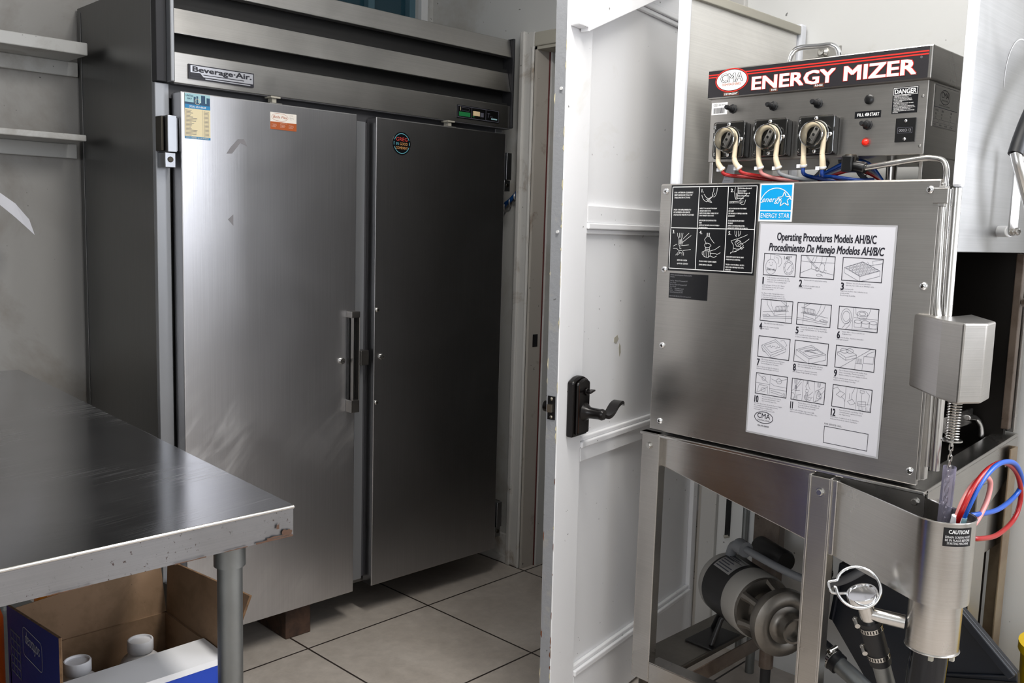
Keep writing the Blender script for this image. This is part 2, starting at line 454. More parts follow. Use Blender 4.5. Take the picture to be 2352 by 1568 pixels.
def thing(name, label, cat, loc, group=None, kind=None):
    o = bpy.data.objects.new(name, None); C.objects.link(o); o.location = loc
    o.empty_display_size = 0.1; BASES[o.name] = Vector(loc)
    return tag(o, label, cat, group, kind)
def struct(mb, name, bevel=None):
    o = mb.build(name, None, bevel); o['kind'] = 'structure'; return o
def smooth_path(pts, n=8, closed=False):
    P = [Vector(p) for p in pts]; k = len(P); out = []
    for i in range(k if closed else k-1):
        if closed: p0, p1, p2, p3 = P[i-1], P[i], P[(i+1) % k], P[(i+2) % k]
        else: p0, p1, p2, p3 = P[max(i-1, 0)], P[i], P[i+1], P[min(i+2, k-1)]
        for j in range(n):
            t = j/n
            out.append(0.5*((2*p1)+(p2-p0)*t+(2*p0-5*p1+4*p2-p3)*t*t+(3*p1-p0-3*p2+p3)*t**3))
    if not closed: out.append(P[-1])
    return out
def arc_pts(c, r, a0, a1, n, F=None):
    return [(c[0]+r*math.cos(math.radians(a0+(a1-a0)*k/n)), c[1]+r*math.sin(math.radians(a0+(a1-a0)*k/n))) for k in range(n+1)]
def rrect(u0, u1, v0, v1, r, n=5):
    out = []
    for cx, cy, a in ((u1-r, v1-r, 0), (u0+r, v1-r, 90), (u0+r, v0+r, 180), (u1-r, v0+r, 270)):
        out += arc_pts((cx, cy), r, a, a+90, n)
    return out
def screw(mb, F, u, v, d, r, m='chrome'):
    o = F(u, v, d)
    mb._lathe(o, F.n, [(r, 0), (r, r*0.15), (r*0.85, r*0.42), (r*0.5, r*0.62), (0.0, r*0.68)], m, 16, (True, False))
    mb.fbox(F, u-r*0.42, u+r*0.42, v-r*0.1, v+r*0.1, d+r*0.60, d+r*0.70, 'dark_metal')
    mb.fbox(F, u-r*0.1, u+r*0.1, v-r*0.42, v+r*0.42, d+r*0.60, d+r*0.70, 'dark_metal')
def hexbolt(mb, F, u, v, d, r, m='bolt_metal'):
    mb._lathe(F(u, v, d), F.n, [(r*1.25, 0), (r*1.25, r*0.2)], m, 20, (True, True))
    mb._lathe(F(u, v, d+r*0.2), F.n, [(r, 0), (r, r*0.6), (r*0.8, r*0.75)], m, 6, (True, True))
# ---------------------------------------------------------------- the room
XW, YB, YF_, XL, ZC = 2.58, 3.13, -1.7, -2.2, 2.75
mb = MB(); mb.box(XL-0.1, 3.9, YF_-0.1, YB+0.1, -0.08, 0, 'floor_tile'); struct(mb, 'floor')
mb = MB(); mb.box(XL-0.1, 3.9, YF_-0.1, YB+0.1, ZC, ZC+0.08, 'ceiling_paint'); struct(mb, 'ceiling')
mb = MB(); 
LW = (-0.65, 0.85)
mb.box(XL-0.1, XL, YF_-0.1, LW[0], 0, ZC, 'wall_white'); mb.box(XL-0.1, XL, LW[1], YB+0.1, 0, ZC, 'wall_white')
mb.box(XL-0.1, XL, LW[0], LW[1], 0, 1.15, 'wall_white'); mb.box(XL-0.1, XL, LW[0], LW[1], 2.35, ZC, 'wall_white'); struct(mb, 'wall_left')
mb = MB()
for y in (LW[0], LW[1]-0.04): mb.box(XL-0.08, XL+0.02, y, y+0.04, 1.15, 2.35, 'white_trim')
for z in (1.15, 2.31): mb.box(XL-0.08, XL+0.02, LW[0], LW[1], z, z+0.04, 'white_trim')
struct(mb, 'window_added')  # unseen window, added around the side fill
# back wall, with a window opening high up beside the corner
WX0, WX1, WZ0, WZ1 = 1.75, 2.50, 2.02, 2.62
mb = MB()
mb.box(XL, WX0, YB, YB+0.1, 0, ZC, 'wall_greyer'); mb.box(WX1, XW+0.12, YB, YB+0.1, 0, ZC, 'wall_grey_white')
mb.box(WX0, WX1, YB, YB+0.1, 0, WZ0, 'wall_greyer'); mb.box(WX0, WX1, YB, YB+0.1, WZ1, ZC, 'wall_greyer')
struct(mb, 'wall_back')
t = thing('window_1', 'small high window with blue-green glass above the steel refrigerator', 'window', (2.12, YB, WZ0), kind='structure')
mb = MB(); mb.box(WX0, WX1, YB+0.05, YB+0.056, WZ0, WZ1, 'window_glass'); mb.build('window_pane', t)
mb = MB()
for a in ((WX0, WX0+0.035), (WX1-0.03, WX1), (2.26, 2.29)): mb.box(a[0], a[1], YB+0.02, YB+0.07, WZ0, WZ1, 'sky_teal')
mb.box(WX0, WX1, YB+0.02, YB+0.07, WZ0, WZ0+0.03, 'sky_teal'); mb.build('window_frame', t)
mb = MB(); mb.box(WX1, WX1+0.035, YB-0.02, YB, WZ0-0.06, WZ1+0.05, 'white_trim'); mb.box(WX0-0.035, WX0, YB-0.02, YB, WZ0-0.06, WZ1+0.05, 'white_trim')
mb.box(WX0, WX1, YB-0.02, YB, WZ1, WZ1+0.05, 'white_trim'); mb.build('window_casing', t)
# right wall with the doorway
DY0, DY1, DZ = 1.66, 2.505, 2.055
mb = MB()
RW = (-1.35, 0.30)
mb.box(XW, XW+0.12, YF_, RW[0], 0, ZC, 'wall_white'); mb.box(XW, XW+0.12, RW[1], DY0, 0, ZC, 'wall_white'); mb.box(XW, XW+0.12, RW[0], RW[1], 0, 1.2, 'wall_white'); mb.box(XW, XW+0.12, RW[0], RW[1], 2.4, ZC, 'wall_white')
mb.box(XW, XW+0.12, DY1, YB, 0, ZC, 'wall_grey_white')
mb.box(XW, XW+0.12, DY0, DY1, DZ, ZC, 'wall_grey_white'); struct(mb, 'wall_right')
# front wall behind the camera, with its two windows
FW = (0.95, 2.45); z0, z1 = 1.15, 2.45
mb = MB()
mb.box(XL, FW[0], YF_-0.1, YF_, 0, ZC, 'wall_white'); mb.box(FW[1], XW+0.12, YF_-0.1, YF_, 0, ZC, 'wall_white')
mb.box(FW[0], FW[1], YF_-0.1, YF_, 0, z0, 'wall_white'); mb.box(FW[0], FW[1], YF_-0.1, YF_, z1, ZC, 'wall_white'); struct(mb, 'wall_front')
mb = MB()
for x in (FW[0], FW[1]-0.04): mb.box(x, x+0.04, YF_-0.08, YF_+0.02, z0, z1, 'white_trim')
for z in (z0, z1-0.04): mb.box(FW[0], FW[1], YF_-0.08, YF_+0.02, z, z+0.04, 'white_trim')
struct(mb, 'window_2')
mb = MB()
for y in (RW[0], RW[1]-0.04): mb.box(XW-0.02, XW+0.08, y, y+0.04, 1.2, 2.4, 'white_trim')
for z in (1.2, 2.36): mb.box(XW-0.02, XW+0.08, RW[0], RW[1], z, z+0.04, 'white_trim')
struct(mb, 'window_4')
# passage beyond the doorway
mb = MB(); mb.box(XW+0.12, 3.9, 2.53, 2.6, 0, ZC, 'wall_grey_white'); struct(mb, 'wall_passage')
mb = MB(); mb.box(3.8, 3.9, 0.9, 2.53, 0, ZC, 'wall_grey_white'); mb.box(XW+0.12, 3.9, 0.8, 0.9, 0, ZC, 'wall_grey_white'); struct(mb, 'wall_passage_end')
# door casing and jambs
mb = MB()
FJ = Frame((XW, 0, 0), (0, -1, 0))
mb.box(XW-0.018, XW, DY1, DY1+0.062, 0, DZ+0.055, 'casing_paint'); mb.box(XW-0.028, XW, DY1+0.046, DY1+0.068, 0, DZ+0.06, 'casing_paint'); mb.box(XW-0.022, XW, DY1, DY1+0.012, 0, DZ, 'casing_paint')
mb.box(XW-0.018, XW, DY0, DY1, DZ, DZ+0.052, 'dirty_white')
mb.box(XW-0.018, XW, DY0-0.06, DY0, 0, DZ+0.052, 'casing_paint')
struct(mb, 'trim_1', 0.004)
mb = MB()
mb.box(XW-0.012, XW+0.13, DY1-0.012, DY1+0.0, 0, DZ, 'jamb_paint'); mb.box(XW-0.012, XW+0.13, DY0, DY0+0.012, 0, DZ, 'jamb_paint'); mb.box(XW-0.012, XW+0.13, DY0, DY1, DZ-0.012, DZ, 'dirty_white')
mb.box(XW+0.055, XW+0.06, DY1-0.016, DY1-0.012, 0, DZ-0.012, 'red_line')
mb.box(XW+0.06, XW+0.13, DY1-0.024, DY1-0.012, 0, DZ-0.012, 'wall_grey_white')
mb.box(XW+0.012, XW+0.04, DY1-0.0135, DY1-0.012, 0.905, 0.955, 'dark_gap')
struct(mb, 'trim_2', 0.002)
mb = MB(); mb.box(XW-0.012, XW, DY1+0.068, YB, 0, 0.12, 'casing_paint'); mb.box(XW-0.02, XW, DY1+0.068, YB, 0, 0.03, 'casing_paint'); struct(mb, 'baseboard_right', 0.003)

# ---------------------------------------------------------------- the open panelled door
F0 = Vector((1.671, 1.513, 0.92)); da = math.radians(10.16)
DU = Vector((math.cos(da), math.sin(da), 0)); DN = Vector((math.sin(da), -math.cos(da), 0))
class DoorFrame(Frame):
    def __call__(s, u, v, d=0.0): return F0 + DU*(u - 0.016*(v-0.92)) + Vector((0, 0, v-0.92)) + DN*d
FD = DoorFrame(F0, DU, (0, 0, 1), DN)
door = thing('door_1', 'white panelled door standing open, black lever handle on its free edge', 'door', (2.5, 1.66, 0), kind='structure')
DW, TH, TOP = 0.90, 0.034, 2.045
mb = MB()
def dbox(u0, u1, v0, v1, d0, d1, m='door_paint'): mb.fbox(FD, u0, u1, v0, v1, d0, d1, m)
dbox(0.0, 0.118, 0.012, TOP, -TH, 0); dbox(DW-0.035, DW, 0.012, TOP, -TH, 0)
for a, b in ((1.985, TOP), (1.385, 1.43), (0.762, 0.80), (0.012, 0.165)): dbox(0.118, DW-0.035, a, b, -TH, 0)
dbox(0.118, DW-0.035, 0.1, 2.0, -TH+0.01, -0.014)
mb.build('door_slab', door, 0.0025)
mb = MB()      # the edge, greyer than the faces
mb.add([FD(-0.0008, 0.012, -0.002), FD(-0.0008, 0.012, -TH+0.002), FD(-0.0008, TOP, -TH+0.002), FD(-0.0008, TOP, -0.002)], [(0, 3, 2, 1)], 'door_edge_grey')
mb.add([FD(-0.0004, 0.012, -0.002), FD(-0.0004, 0.012, -TH+0.002), FD(-0.0004, TOP, -TH+0.002), FD(-0.0004, TOP, -0.002)], [(0, 1, 2, 3)], 'door_edge_grey')
for z in (1.70, 1.36): mb.cyl(FD(-0.0008, z, -0.012), FD(-0.004, z, -0.012), 0.004, 'white_trim', n=10)
rc_ = random.Random(9)
for k in range(46):
    z = rc_.uniform(0.1, 2.0); l = rc_.uniform(0.006, 0.035); w_ = rc_.uniform(0.0015, 0.005); col = 'chip_brown' if z < 0.75 and rc_.random() < 0.6 else 'chip_cream'
    d0 = -0.0005 if rc_.random() < 0.75 else -TH+0.001+w_
    mb.add([FD(-0.0012, z, d0), FD(-0.0012, z+l*0.4, d0-w_), FD(-0.0012, z+l*0.8, d0-w_*0.7), FD(-0.0012, z+l, d0)], [(0, 3, 2, 1)], col)
mb.build('door_edge', door, label='grey edge with chips')
mb = MB()
for z, s in ((1.985, -1), (1.385, -1), (0.80, 1), (0.165, 1)):
    dbox(0.118, DW-0.035, z, z+s*0.016, -0.014, 0.006); dbox(0.118, DW-0.035, z+s*0.016, z+s*0.028, -0.014, -0.002)
mb.build('door_molding', door, 0.003)
mb = MB()
mb.prism(FD, [(0.305, 1.075), (0.322, 1.082), (0.330, 1.07), (0.318, 1.058), (0.304, 1.063)], -0.0138, -0.0130, 'dirty_white')
mb.prism(FD, [(0.335, 1.058), (0.343, 1.05), (0.345, 1.03), (0.338, 1.02), (0.333, 1.045)], -0.0138, -0.0130, 'dirty_white')
mb.build('bare_patch', door, label='scraped patch in the paint of the middle panel')
# short batten and diagonal brace near the top
mb = MB(); mb.fbox(FD, 0.012, 0.052, 1.846, 2.04, 0, 0.028, 'door_paint'); mb.build('batten', door, 0.003)
mb = MB(); mb.prism(FD, [(0.052, 1.838), (0.55, 2.046), (0.052, 2.046)], 0.004, 0.03, 'door_paint'); mb.build('brace_board', door, 0.002)
# latch plate
mb = MB()
LX = lambda u, v, d: FD(-d, v, -u)
class EdgeFrame(Frame):
    def __call__(s, u, v, d=0.0): return FD(-d, v, u)
FE = EdgeFrame(F0, (0, 0, 1), (0, 1, 0), tuple(-DU)); FE.n = -DU
mb.fbox(FE, -TH+0.006, -0.006, 0.892, 0.952, 0.0, 0.0022, 'black_plastic')
mb.prism(FE, [(-0.024, 0.912), (-0.011, 0.912), (-0.011, 0.932), (-0.024, 0.932)], 0.002, 0.012, 'brass')
for z in (0.945, 0.899): screw(mb, FE, -TH/2, z, 0.002, 0.004, 'brass')
mb.build('latch_plate', door)
# handle set, both faces
hs = MB()
pl = rrect(0.045, 0.112, 0.842, 0.998, 0.006, 3)
top = [(0.042, 0.985)] + [(0.042+0.076*k/10, 0.985+0.013*math.sin(PI*k/10)) for k in range(1, 10)] + [(0.118, 0.985), (0.118, 0.842), (0.042, 0.842)]
hs.prism(FD, top, 0, 0.020, 'bronze')
inner = [(0.050, 0.982)] + [(0.050+0.060*k/10, 0.982+0.010*math.sin(PI*k/10)) for k in range(1, 10)] + [(0.110, 0.982), (0.110, 0.849), (0.050, 0.849)]
hs.prism(FD, inner, 0.02, 0.030, 'bronze')
hs.add([FD(0.0525, 0.855, 0.0303), FD(0.0537, 0.855, 0.0303), FD(0.0537, 0.978, 0.0303), FD(0.0525, 0.978, 0.0303)], [(0, 1, 2, 3)], 'bronze_worn')
esc = hs.build('escutcheon', door, 0.005)
lv = MB()
lv._lathe(FD(0.086, 0.905, 0.028), DN, [(0.026, 0), (0.020, 0.008), (0.0145, 0.016), (0.0135, 0.045), (0.015, 0.052), (0.012, 0.058), (0, 0.058)], 'bronze', 24, (True, False))
path = smooth_path([FD(0.086, 0.903, 0.074), FD(0.105, 0.897, 0.078), FD(0.128, 0.903, 0.078), FD(0.155, 0.919, 0.076), FD(0.182, 0.924, 0.073), FD(0.200, 0.917, 0.071)], 5)
vs, fs = [], []
for k, p in enumerate(path):
    wd = 0.010 + 0.004*math.sin(PI*k/len(path)); hh = 0.0045
    for a, b in ((-1, -1), (1, -1), (1, 1), (-1, 1)): vs.append(p + DN*wd*a + Vector((0, 0, hh*b)))
for k in range(len(path)-1):
    for j in range(4): fs.append((4*k+j, 4*k+(j+1) % 4, 4*k+4+(j+1) % 4, 4*k+4+j))
fs += [(3, 2, 1, 0), tuple(4*(len(path)-1)+j for j in range(4))]
lv.add(vs, fs, 'bronze', True); lv.build('lever', door)
tt = MB(); tt.cyl(FD(0.088, 0.958, 0.03), FD(0.088, 0.958, 0.036), 0.010, 'bronze')
tt.prism(Frame(FD(0.088, 0.958, 0.036), DU, (0, 0, 1), DN), [(-0.011, -0.003), (0.013, 0.002), (0.013, 0.006), (0, 0.005), (-0.011, 0.003)], 0, 0.014, 'bronze'); tt.build('thumb_turn', door, 0.0015)
ob = MB()
ob.prism(FD, top, -TH-0.022, -TH, 'bronze'); ob.build('escutcheon', door, 0.004)
ob = MB(); ob.cyl(FD(0.086, 0.905, -TH-0.02), FD(0.086, 0.905, -TH-0.058), 0.0145, 'bronze'); ob.tube([FD(0.086, 0.905, -TH-0.05), FD(0.14, 0.905, -TH-0.055), FD(0.2, 0.915, -TH-0.052)], 0.009, 'bronze'); ob.build('lever', door)
# ---------------------------------------------------------------- refrigerator
fr = thing('refrigerator', 'tall two-door stainless steel refrigerator on wooden blocks against the back wall', 'refrigerator', (1.8, 2.8, 0.1))
FF = Frame((0, 0, 0), (1, 0, 0)); FF.n = Vector((0, -1, 0))
class YF(Frame):
    """faces on planes Y = y0 - d; u = X, v = Z"""
    def __init__(s, y0): super().__init__((0, y0, 0), (1, 0, 0), (0, 0, 1), (0, -1, 0))
B0, B1 = 1.117, 2.455
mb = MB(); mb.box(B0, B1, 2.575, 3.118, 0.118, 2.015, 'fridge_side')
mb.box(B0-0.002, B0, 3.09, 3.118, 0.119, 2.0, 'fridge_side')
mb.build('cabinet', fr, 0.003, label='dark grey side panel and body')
mb = MB()
mb.box(B0, 1.158, 2.556, 2.574, 0.119, 1.74, 'frame_grey'); mb.box(2.42, B1, 2.556, 2.574, 0.119, 1.74, 'frame_grey')
mb.box(1.158, 2.42, 2.558, 2.574, 1.70, 1.76, 'gasket_grey'); mb.box(1.158, 2.42, 2.558, 2.574, 0.119, 0.14, 'fridge_side')
mb.build('face_frame', fr, 0.002)
mb = MB()
mb.box(1.775, 1.812, 2.535, 2.574, 0.14, 1.70, 'frame_grey'); mb.box(1.816, 1.85, 2.552, 2.574, 0.14, 1.70, 'gasket_grey'); mb.box(1.812, 1.816, 2.545, 2.574, 0.14, 1.70, 'dark_gap')
mb.build('center_mullion', fr, 0.002)
# header: louvres over black recesses
hd = MB()
FH = Frame((1.160, 0, 0), (0, 1, 0), (0, 0, 1), (1, 0, 0))   # profile plane: u = Y, v = Z
def band(z0, y0, z1, y1, th, m='header_steel'):
    hd.prism(FH, [(y0, z0), (y1, z1), (y1+th, z1), (y0+th, z0)], 0, 1.308, m)
band(1.741, 2.530, 1.825, 2.530, 0.03)
band(1.875, 2.528, 1.948, 2.546, 0.012)
band(2.001, 2.528, 2.066, 2.540, 0.03)
hd.fbox(FH, 2.530, 2.57, 1.737, 1.741, 0, 1.308, 'gasket_grey')
hdo = hd.build('header', fr, 0.002)
mb = MB(); mb.box(1.162, 2.466, 2.572, 2.58, 1.78, 2.03, 'black_matte'); mb.box(1.162, 2.466, 2.545, 2.575, 1.815, 1.835, 'black_matte'); mb.box(1.162, 2.466, 2.545, 2.575, 1.945, 1.958, 'black_matte')
mb.box(1.162, 2.466, 2.54, 2.58, 2.03, 2.05, 'black_matte'); mb.build('vent_recess', fr)
mb = MB()
mb.box(1.148, 1.160, 2.520, 2.575, 1.742, 2.07, 'frame_grey'); mb.build('end_cap', fr, 0.003)
mb = MB(); mb.box(2.468, 2.478, 2.520, 2.60, 1.742, 2.07, 'header_dark'); mb.build('end_cap', fr, 0.003)
mb = MB(); mb.box(1.118, 1.149, 2.545, 2.60, 1.742, 2.02, 'header_dark'); mb.build('header_side', fr, 0.002)
# badge
mb = MB(); FB_ = YF(2.530)
mb.fbox(FB_, 1.201, 1.402, 1.757, 1.797, 0, 0.006, 'badge_dark')
mb.rect(FB_, 1.206, 1.399, 1.7655, 1.794, 0.0064, 'badge_silver')
mb.poly(FB_, [(1.206, 1.7655), (1.206, 1.775), (1.235, 1.775), (1.244, 1.7655)], 0.0067, 'badge_dark')
mb.text(FB_, 'Beverage·Air.', 1.212, 1.778, 0.0145, 0.0070, 'badge_dark', w=0.182, bold=0.07)
mb.rect(FB_, 1.244, 1.37, 1.7705, 1.7725, 0.0068, 'badge_dark'); mb.rect(FB_, 1.25, 1.39, 1.760, 1.7625, 0.0066, 'badge_silver')
mb.build('nameplate', fr)
# control strip
mb = MB(); mb.fbox(FB_, 2.201, 2.408, 1.755, 1.800, 0, 0.004, 'black_plastic')
mb.frame(FB_, 2.203, 2.406, 1.757, 1.798, 0.0018, 0.0045, 'ink_soft')
for u in (2.270, 2.340): mb.rect(FB_, u, u+0.0018, 1.757, 1.798, 0.0045, 'ink_soft')
mb.rect(FB_, 2.210, 2.264, 1.762, 1.777, 0.0046, 'lcd_green'); mb.rect(FB_, 2.216, 2.218, 1.781, 1.794, 0.0046, 'menu_cream')
mb.frame(FB_, 2.222, 2.258, 1.781, 1.793, 0.001, 0.0046, 'ink_soft')
mb.fbox(FB_, 2.278, 2.308, 1.769, 1.785, 0.004, 0.008, 'lcd_amber'); mb.rect(FB_, 2.314, 2.330, 1.768, 1.783, 0.0046, 'ink_soft'); mb.rect(FB_, 2.276, 2.285, 1.764, 1.767, 0.0046, 'lcd_green')
mb.text(FB_, 'T', 2.349, 1.770, 0.016, 0.0046, 'ink_soft', shear=0.2); mb.text(FB_, 'emp', 2.362, 1.772, 0.006, 0.0046, 'ink_soft'); mb.rect(FB_, 2.368, 2.398, 1.764, 1.769, 0.0046, 'menu_pale')
mb.build('control_strip', fr)
# doors
def fridge_door(x0, x1, z0, z1, m):
    mb = MB(); mb.box(x0, x1, 2.50, 2.552, z0, z1, m); return mb
d1 = fridge_door(1.165, 1.754, 0.118, 1.716, 'fridge_steel'); FDR = YF(2.50)
d1.poly(FDR, [(1.300, 1.556), (1.318, 1.558), (1.344, 1.590), (1.366, 1.582), (1.356, 1.602), (1.336, 1.600), (1.312, 1.574)], 0.0004, 'tape_residue')
d1.poly(FDR, [(1.303, 1.368), (1.320, 1.383), (1.320, 1.350)], 0.0004, 'tape_residue')
D1 = d1.build('door', fr, 0.003, label='wide steel door with cards stuck on it and a pull handle')
d2 = fridge_door(1.829, 2.422, 0.118, 1.716, 'fridge_steel_plain'); D2 = d2.build('door', fr, 0.003, label='steel door with two screw heads and no handle')
mb = MB(); mb.box(1.166, 1.168, 2.552, 2.558, 0.12, 1.70, 'gasket_grey'); mb.box(1.18, 1.745, 2.552, 2.5575, 0.13, 1.70, 'gasket_grey'); mb.build('gasket', D1)
mb = MB(); mb.box(1.84, 2.41, 2.552, 2.5575, 0.13, 1.70, 'gasket_grey'); mb.build('gasket', D2)
hb = MB()
hb.box(1.718, 1.752, 2.470, 2.50, 1.062, 1.083, 'handle_steel'); hb.box(1.718, 1.752, 2.470, 2.50, 0.748, 0.79, 'handle_steel')
hb.box(1.724, 1.728, 2.470, 2.484, 0.75, 1.083, 'handle_steel'); hb.box(1.748, 1.752, 2.470, 2.49, 0.75, 1.083, 'handle_steel'); hb.box(1.720, 1.749, 2.488, 2.499, 0.79, 1.062, 'black_plastic')
hb.build('pull_handle', D1, 0.002)
mb = MB(); mb._lathe((1.700, 2.50, 0.920), (0, -1, 0), [(0.011, 0), (0.011, 0.005), (0.009, 0.009), (0, 0.009)], 'bolt_metal', 24, (True, False)); mb.box(1.6995, 1.7055, 2.4895, 2.491, 0.919, 0.921, 'dark_gap'); mb.build('lock', D1)
mb = MB(); mb._lathe((1.861, 2.50, 0.922), (0, -1, 0), [(0.011, 0), (0.011, 0.005), (0.009, 0.009), (0, 0.009)], 'bolt_metal', 24, (True, False)); mb.box(1.8605, 1.8665, 2.4895, 2.491, 0.921, 0.923, 'dark_gap'); mb.build('lock', D2)
for z in (1.082, 0.766):
    mb = MB(); screw(mb, FDR, 1.841, z, 0.0, 0.009, 'bolt_metal'); mb.build('screw', D2)
mb = MB(); mb.box(1.775, 1.808, 2.498, 2.54, 0.898, 0.948, 'handle_steel'); mb.build('latch_catch', fr, 0.002)
for x in (1.445, 2.14):
    mb = MB(); mb.box(x, x+0.042, 2.508, 2.545, 1.716, 1.719, 'plate_silver'); mb.box(x+0.012, x+0.026, 2.515, 2.54, 1.716, 1.738, 'dirty_white'); mb.box(x+0.004, x+0.036, 2.508, 2.545, 1.733, 1.738, 'dirty_white'); mb.build('door_closer', fr)
def hinge(x, s, z):
    mb = MB(); mb.box(x, x+s*0.026, 2.50, 2.552, z, z+0.10, 'hinge_metal'); mb.box(x+s*0.026, x+s*0.036, 2.515, 2.545, z+0.004, z+0.096, 'hinge_metal')
    mb.box(x-s*0.010, x-s*0.002, 2.52, 2.556, z+0.003, z+0.098, 'dark_metal'); mb.box(x-s*0.004, x+s*0.026, 2.51, 2.556, z-0.042, z-0.001, 'hinge_metal')
    mb.cyl((x+s*0.011, 2.5095, z-0.02), (x+s*0.011, 2.507, z-0.02), 0.008, 'dark_metal', n=16)
    mb.build('hinge', fr, 0.002)
hinge(1.127, 1, 1.548); hinge(1.127, 1, 0.20); hinge(2.456, -1, 1.548); hinge(2.456, -1, 0.20)
# wooden blocks under it
def block(x, y, label):
    mb = MB(); mb.box(x, x+0.095, y, y+0.3, 0, 0.1175, 'wood_block'); o = mb.build('wood_block', None, 0.004, at=(x+0.047, y+0.15, 0)); tag(o, label, 'wood block')
block(1.520, 2.545, 'dark wooden block on the floor tiles, propping up the steel refrigerator')
# things stuck on its doors
mb = MB(); FM_ = YF(2.4995)
a, b, c, d = 1.176, 1.251, 1.589, 1.713
mb.fbox(FM_, a, b, c, d, 0, 0.0012, 'menu_cream'); D_ = 0.0014
mb.rect(FM_, a, b, 1.672, d, D_, 'menu_pale')
mb.rect(FM_, a, b, 1.672, 1.683, D_+0.0002, 'menu_blue')
for u, w_, h_ in ((a+0.026, 0.006, 0.022), (a+0.034, 0.005, 0.024), (a+0.048, 0.012, 0.027), (a+0.064, 0.010, 0.022)): mb.rect(FM_, u, u+w_, 1.683, 1.683+h_, D_+0.0002, 'menu_navy')
mb.rect(FM_, a, b-0.01, 1.683, 1.689, D_+0.0003, 'menu_navy'); mb.ring(FM_, a+0.037, 1.692, 0.008, 0.008, 0.001, D_+0.0004, 'menu_cream', n=20)
mb.text(FM_, 'UNITED', a+0.003, 1.704, 0.005, D_+0.0004, 'menu_navy', w=0.022, bold=0.02); mb.text(FM_, 'BAY', a+0.008, 1.696, 0.005, D_+0.0004, 'menu_navy', w=0.013, bold=0.02)
mb.text(FM_, '(323) 653-8668', a+0.012, 1.675, 0.005, D_+0.0004, 'decal_white', w=0.05, bold=0.02)
mb.rect(FM_, a, b, c, c+0.0065, D_, 'menu_blue'); mb.text(FM_, 'DRY CLEAN & LAUNDRY', a+0.002, c+0.0016, 0.0034, D_+0.0003, 'menu_cream', w=0.068, bold=0.02)
for k in range(20):
    z = 1.666 - k*0.0036
    mb.rect(FM_, a+0.002, a+0.002+random.uniform(0.012, 0.036), z, z+0.0012, D_, 'ink_soft'); mb.rect(FM_, b-0.02, b-0.004, z, z+0.001, D_, 'ink_soft')
mb.rect(FM_, b-0.023, b-0.0225, c+0.008, 1.67, D_, 'ink_soft')
tag(mb.build('price_list', None, at=(1.21, 2.499, 1.65)), 'blue and cream price list magnet at the top corner of the refrigerator door', 'magnet')
mb = MB(); a, b, c, d = 1.441, 1.530, 1.640, 1.690
mb.fbox(FM_, a, b, c, d, 0, 0.0012, 'card_white'); mb.rect(FM_, a, b, c, c+0.0225, D_, 'card_brown')
mb.ring(FM_, a+0.032, 1.6765, 0.028, 0.0115, 0.0008, D_, 'card_brown'); mb.text(FM_, 'Bella Pita', a+0.009, 1.6735, 0.0075, D_, 'card_brown', w=0.046, bold=0.01, shear=0.25)
mb.para(FM_, ['Specializing', 'in', 'Mediterranean', 'Cuisine'], a+0.066, 1.684, 0.0022, 0.004, D_, 'ink_soft')
mb.text(FM_, 'www.bellapita.com', a+0.045, 1.6585, 0.0022, D_+0.0002, 'card_white', align='C')
for k in range(3): mb.para(FM_, ['960 Gayley Ave', 'Los Angeles CA', '310 209 5050'], a+0.004+k*0.029, 1.654, 0.0021, 0.0036, D_+0.0002, 'card_white', wfac=0.9)
tag(mb.build('business_card', None, at=(1.485, 2.499, 1.665)), 'white and rust brown restaurant card stuck on the refrigerator door', 'card')
mb = MB(); cu, cv = 1.934, 1.639
mb.add([FM_(cu+0.038*math.cos(2*PI*k/40), cv+0.038*math.sin(2*PI*k/40), e) for e in (0, 0.001) for k in range(40)], [tuple(range(40, 80))]+[tuple(reversed(range(40)))]+[(k, (k+1) % 40, 40+(k+1) % 40, 40+k) for k in range(40)], 'decal_black')
for a0, a1 in ((20, 160), (170, 190), (200, 340), (-10, 10)): mb.ring(FM_, cu, cv, 0.0335, 0.0335, 0.002, 0.0013, 'neon_blue', a0, a1, 20)
mb.text(FM_, 'GREG', cu, cv+0.008, 0.0125, 0.0013, 'neon_red', w=0.048, align='C'); mb.text(FM_, 'IN', cu-0.024, cv-0.0055, 0.009, 0.0013, 'neon_blue', w=0.011); mb.text(FM_, 'GOOD', cu-0.008, cv-0.0055, 0.009, 0.0013, 'neon_orange', w=0.033)
mb.text(FM_, 'COMPANY', cu, cv-0.019, 0.009, 0.0013, 'neon_orange', w=0.050, align='C')
tag(mb.build('round_sticker', None, at=(cu, 2.499, cv)), 'round black sticker with neon coloured lettering on the refrigerator door', 'sticker')

